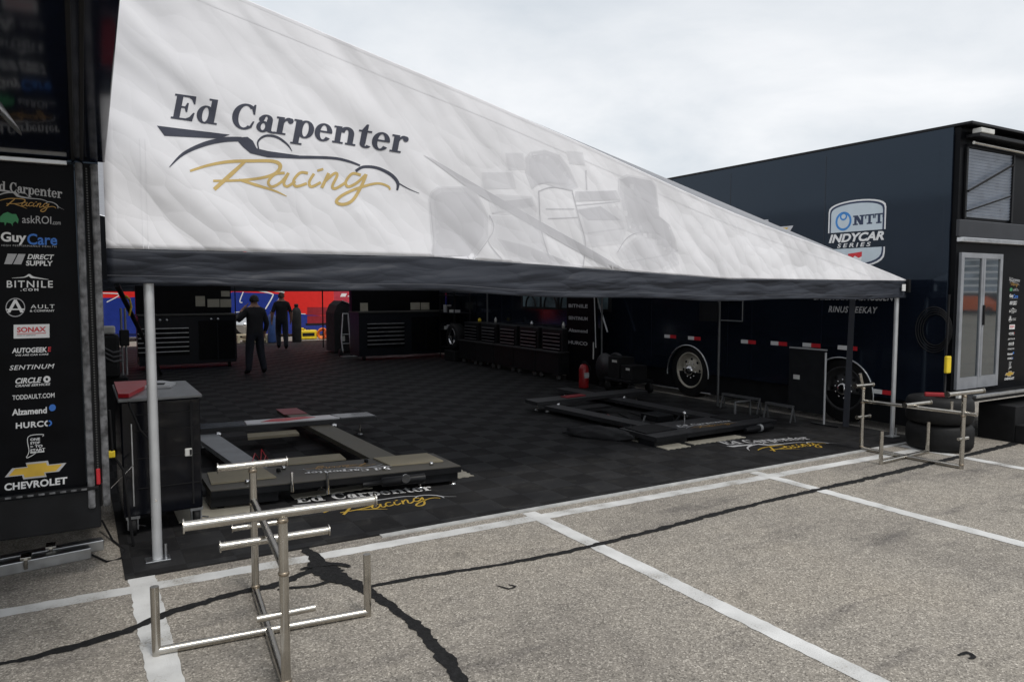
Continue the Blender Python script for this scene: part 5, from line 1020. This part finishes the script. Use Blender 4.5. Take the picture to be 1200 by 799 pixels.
# pallets, yellow case and hose coils on the ground by the truck
for i, (px, lb) in enumerate(((289, 'pale wooden pallet stack left of the standing man'), (312, 'pale wooden pallet stack right of the standing man'))):
    p = on_z(px, 402); t = thing('pallet_stack', lb, 'pallet', (p.x, p.y, 0), 'pale pallets by the red truck')
    for k in range(2):
        for j in range(5): MB().box((p.x - .3, p.y + j * .16, .11 + k * .14), (p.x + .3, p.y + j * .16 + .12, .135 + k * .14)).build('plank', mat('pale_wood', (.42, .38, .27), .8), t) if j in (0, 2, 4) else None
        for x in (-.28, 0, .22): MB().box((p.x + x, p.y, .01 + k * .14), (p.x + x + .07, p.y + .76, .109 + k * .14)).build('bearer', bpy.data.materials['pale_wood'], t)
p = on_z(361, 398); t = thing('equipment_case', 'yellow equipment case with a black window below the truck louvres', 'case', (p.x, p.y, 0))
MB().box((p.x - .32, p.y, .02), (p.x + .34, p.y + .4, .34), .03).build('shell', YELLOW, t); MB().box((p.x - .2, p.y - .008, .13), (p.x + .24, p.y - .001, .25)).build('window', BLACKM, t); MB().tube([(p.x - .1, p.y + .2, .33), (p.x - .08, p.y + .2, .40), (p.x + .1, p.y + .2, .40), (p.x + .12, p.y + .2, .33)], .015).build('handle', BLACKM, t)
for px, m, lb in ((353.5, YELLOW, 'small yellow hose coil leaning left of the yellow case'), (378, ORANGE, 'bright orange hose coil on the ground right of the yellow case'), (386, mat('dark_orange', (.6, .09, .02), .5), 'darker orange hose coil below the corner of the red truck')):
    p = on_z(px, 397.5); mb = MB()
    for k in range(5): rr = .19 - .018 * k; mb.tube([(p.x + rr * math.cos(R(a)), p.y + .02 * k + .03 * math.sin(R(a * 2)), .21 + rr * math.sin(R(a))) for a in range(0, 360, 15)], .028, 8, closed=True)
    tag(mb.build('hose_coil', m), lb, 'hose', 'hose coils on the ground')
p = on_z(391, 397); tag(MB().lathe([(.12, 0), (.2, .15), (.16, .35), (.06, .42), (.0001, .42)], (p.x, p.y, 0)).build('cloth_sack', mat('sack', (.5, .42, .36), .9, bump=.5, bscale=8)), 'pale cloth sack on the ground beside the orange hoses', 'sack')

# distant low line of paddock buildings closing the horizon
bl = thing('paddock_building', 'long low grey paddock building far behind the haulers', 'building', (10, 80, 0))
MB().box((-60, 78, 0), (90, 90, 5.0)).build('wall', CONC, bl); MB().box((-61, 77.5, 5.001), (91, 91, 5.4)).build('roof', mat('dark_roof', (.12, .12, .13), .7), bl)

# ================================================================== PEOPLE
def person(label, loc, yaw, joints, rad, edges, shirt_z, trous, shoes_z, skin_test, hair_m, hscale, mats):
    me = bpy.data.meshes.new('body'); me.from_pydata([joints[k] for k in joints], [], [(list(joints).index(a), list(joints).index(b)) for a, b in edges])
    o = bpy.data.objects.new('person', me); C.objects.link(o); md = o.modifiers.new('skin', 'SKIN'); md.use_smooth_shade = True
    for i, k in enumerate(joints):
        sv = me.skin_vertices[0].data[i]; r = rad[k]; sv.radius = r if isinstance(r, tuple) else (r, r); sv.use_root = (k == 'pelvis' or k.endswith('0'))
    ss = o.modifiers.new('sub', 'SUBSURF'); ss.levels = 2; ss.render_levels = 2
    bpy.context.view_layer.update(); dg = bpy.context.evaluated_depsgraph_get(); nm = bpy.data.meshes.new_from_object(o.evaluated_get(dg)); o.modifiers.clear(); o.data = nm
    nm.materials.clear()
    for m in mats: nm.materials.append(m)
    for p in nm.polygons: p.material_index = skin_test(p.center); p.use_smooth = True
    o.location = loc; o.rotation_euler = (0, 0, yaw); tag(o, label, 'person')
    hd = joints['head']; mb = MB(); c = Vector(hd)
    prof = [(max(1e-4, .108 * math.sin(math.pi * i / 12)), .125 * math.cos(math.pi * i / 12)) for i in range(8)]
    mb.lathe(prof, (0, 0, 0), 'Z', 20); mb.v = [Vector((v.x * .92, v.y * 1.08 - .012 + (.02 if v.z < 0 else 0) * -1, v.z)) + c + Vector((0, 0, .018)) for v in mb.v]
    h = mb.build('hair', hair_m); h.parent = o
    return o
def base_joints(la, ra, ll, rl):
    J = {'pelvis': (0, 0, .95), 'waist': (0, .0, 1.08), 'chest': (0, -.01, 1.28), 'neckb': (0, -.01, 1.45), 'neck': (0, .0, 1.53), 'head': (0, .02, 1.63), 'crown': (0, .015, 1.72), 'nose': (0, .115, 1.62),
         'lsh': (-.17, -.01, 1.41), 'rsh': (.17, -.01, 1.41)}
    J.update({'lel': la[0], 'lwr': la[1], 'lha': la[2], 'rel': ra[0], 'rwr': ra[1], 'rha': ra[2]})
    J.update({'lhip': (-.09, 0, .90), 'lkn': ll[0], 'lan': ll[1], 'lto': ll[2], 'rhip': (.09, 0, .90), 'rkn': rl[0], 'ran': rl[1], 'rto': rl[2]})
    E = [('pelvis', 'waist'), ('waist', 'chest'), ('chest', 'neckb'), ('neckb', 'neck'), ('neck', 'head'), ('head', 'crown'), ('head', 'nose'), ('neckb', 'lsh'), ('neckb', 'rsh'), ('lsh', 'lel'), ('lel', 'lwr'), ('lwr', 'lha'), ('rsh', 'rel'), ('rel', 'rwr'), ('rwr', 'rha'), ('pelvis', 'lhip'), ('lhip', 'lkn'), ('lkn', 'lan'), ('lan', 'lto'), ('pelvis', 'rhip'), ('rhip', 'rkn'), ('rkn', 'ran'), ('ran', 'rto')]
    Rr = {'pelvis': (.18, .135), 'waist': (.18, .135), 'chest': (.205, .14), 'neckb': (.125, .095), 'neck': .058, 'head': (.095, .11), 'crown': (.085, .09), 'nose': .014, 'lsh': .085, 'rsh': .085, 'lel': .06, 'rel': .06, 'lwr': .034, 'rwr': .034, 'lha': (.04, .02), 'rha': (.04, .02), 'lhip': .12, 'rhip': .12, 'lkn': .092, 'rkn': .092, 'lan': .07, 'ran': .07, 'lto': (.05, .04), 'rto': (.05, .04)}
    for s in 'lr':           # five fingers rooted in the palm
        w = Vector(J[s + 'wr']); h = Vector(J[s + 'ha']); d = (h - w).normalized(); sd = d.cross(Vector((1 if s == 'r' else -1, .2, .1))).normalized()
        for k, (off, ln) in enumerate(((-.028, .07), (-.01, .082), (.01, .076), (.028, .058))):
            p0 = h + sd * off - d * .01; n0 = f'{s}f{k}_0'; J[n0] = tuple(p0); J[f'{s}f{k}_a'] = tuple(p0 + d * ln * .55); J[f'{s}f{k}_b'] = tuple(p0 + d * ln + Vector((0, .015, 0))); Rr[n0] = .010; Rr[f'{s}f{k}_a'] = .009; Rr[f'{s}f{k}_b'] = .007
            E += [(n0, f'{s}f{k}_a'), (f'{s}f{k}_a', f'{s}f{k}_b')]
        p0 = h - d * .05 - sd * .03; J[s + 't_0'] = tuple(p0); J[s + 't_a'] = tuple(p0 - sd * .035 + d * .03); J[s + 't_b'] = tuple(p0 - sd * .045 + d * .06); Rr[s + 't_0'] = .011; Rr[s + 't_a'] = .010; Rr[s + 't_b'] = .008; E += [(s + 't_0', s + 't_a'), (s + 't_a', s + 't_b')]
    return J, Rr, E
# standing man seen from behind, left hand up at his face
p = on_z(300, 439)
J, Rr, E = base_joints(((-.37, .02, 1.19), (-.20, .22, 1.42), (-.10, .20, 1.53)), ((.27, -.02, 1.12), (.25, .10, .88), (.24, .13, .80)), ((-.13, .02, .50), (-.17, -.02, .09), (-.20, .13, .045)), ((.13, .03, .50), (.19, -.02, .09), (.22, .14, .045)))
def t1(c): return 3 if c.z < .1 else 0 if c.z > 1.5 or (abs(c.x) > .21 and .70 < c.z < .95) or (c.y > .15 and c.z > 1.3) else 1 if c.z > .93 else 2
s = (on_y(300, 346, p.y).z) / 1.77
o1 = person('man in dark clothes standing with legs apart and one hand raised to his head', (p.x, p.y, .012), R(10), J, Rr, E, 0, 0, 0, t1, HAIR, 1, [SKIN, CLOTHB, CLOTHN, SHOE]); o1.scale = (s, s, s)
# man walking away with bare forearms
p = on_z(331, 410)
J, Rr, E = base_joints(((-.28, -.06, 1.14), (-.30, .02, .90), (-.29, .05, .82)), ((.28, .03, 1.14), (.29, .14, .92), (.28, .17, .84)), ((-.10, .12, .52), (-.10, .02, .13), (-.10, .16, .07)), ((.10, -.02, .50), (.10, -.16, .12), (.11, -.03, .05)))
def t2_(c): return 3 if c.z < .1 else 0 if c.z > 1.5 or (abs(c.x) > .20 and c.z < 1.16 and c.z > .7) else 1 if c.z > .93 else 2
s = (on_y(331, 343, p.y).z) / 1.77
o2 = person('man in a black shirt with bare forearms walking away towards the red truck', (p.x, p.y, .012), R(-8), J, Rr, E, 0, 0, 0, t2_, HAIRB, 1, [SKIN, CLOTHB, CLOTHN, SHOE]); o2.scale = (s, s, s)

# ---- what the glass doors mirror: a stand and an orange car far across the paddock
gs = thing('grandstand', 'pale stepped grandstand far across the paddock behind the viewer', 'grandstand', (75, -30, 0))
mb = MB()
for i in range(14): mb.box((60 + i * .9, -75, .6 + i * .55), (60.85 + i * .9, 12, 1.0 + i * .55))
mb.build('seat_tiers', mat('stand_seats', (.38, .42, .48), .7, var=.8, scale=.9), gs); MB().box((59.6, -75, 0), (59.9, 12, 1.6)).build('front_wall', mat('stand_wall', (.05, .055, .06), .7), gs)
MB().box((64, -75, 10.5), (76, 12, 11)).build('roof', CONC, gs)
oc = thing('parked_car', 'orange car parked across the paddock behind the viewer', 'car', (57, -20, 0))
mb = MB(); prof = [(-2.1, .35), (2.1, .35), (2.15, .7), (1.2, .88), (.5, 1.35), (-1.0, 1.38), (-1.9, .95), (-2.15, .8)]
vs = [(56.2, -20 + a, z) for a, z in prof] + [(57.8, -20 + a, z) for a, z in prof]
mb.add(vs, [list(range(8)), [8 + i for i in range(8)]] + [[i, (i + 1) % 8, 8 + (i + 1) % 8, 8 + i] for i in range(8)]); mb.build('body', mat('orange_paint', (.85, .16, .02), .3, coat=.5), oc)
for yy_ in (-21.4, -18.6):
    for xx_ in (56.25, 57.75): MB().lathe([(.1, -.1), (.3, -.1), (.32, 0), (.3, .1), (.1, .1)], (xx_, yy_, .32), 'X', 24).build('wheel', RUBBER, oc)
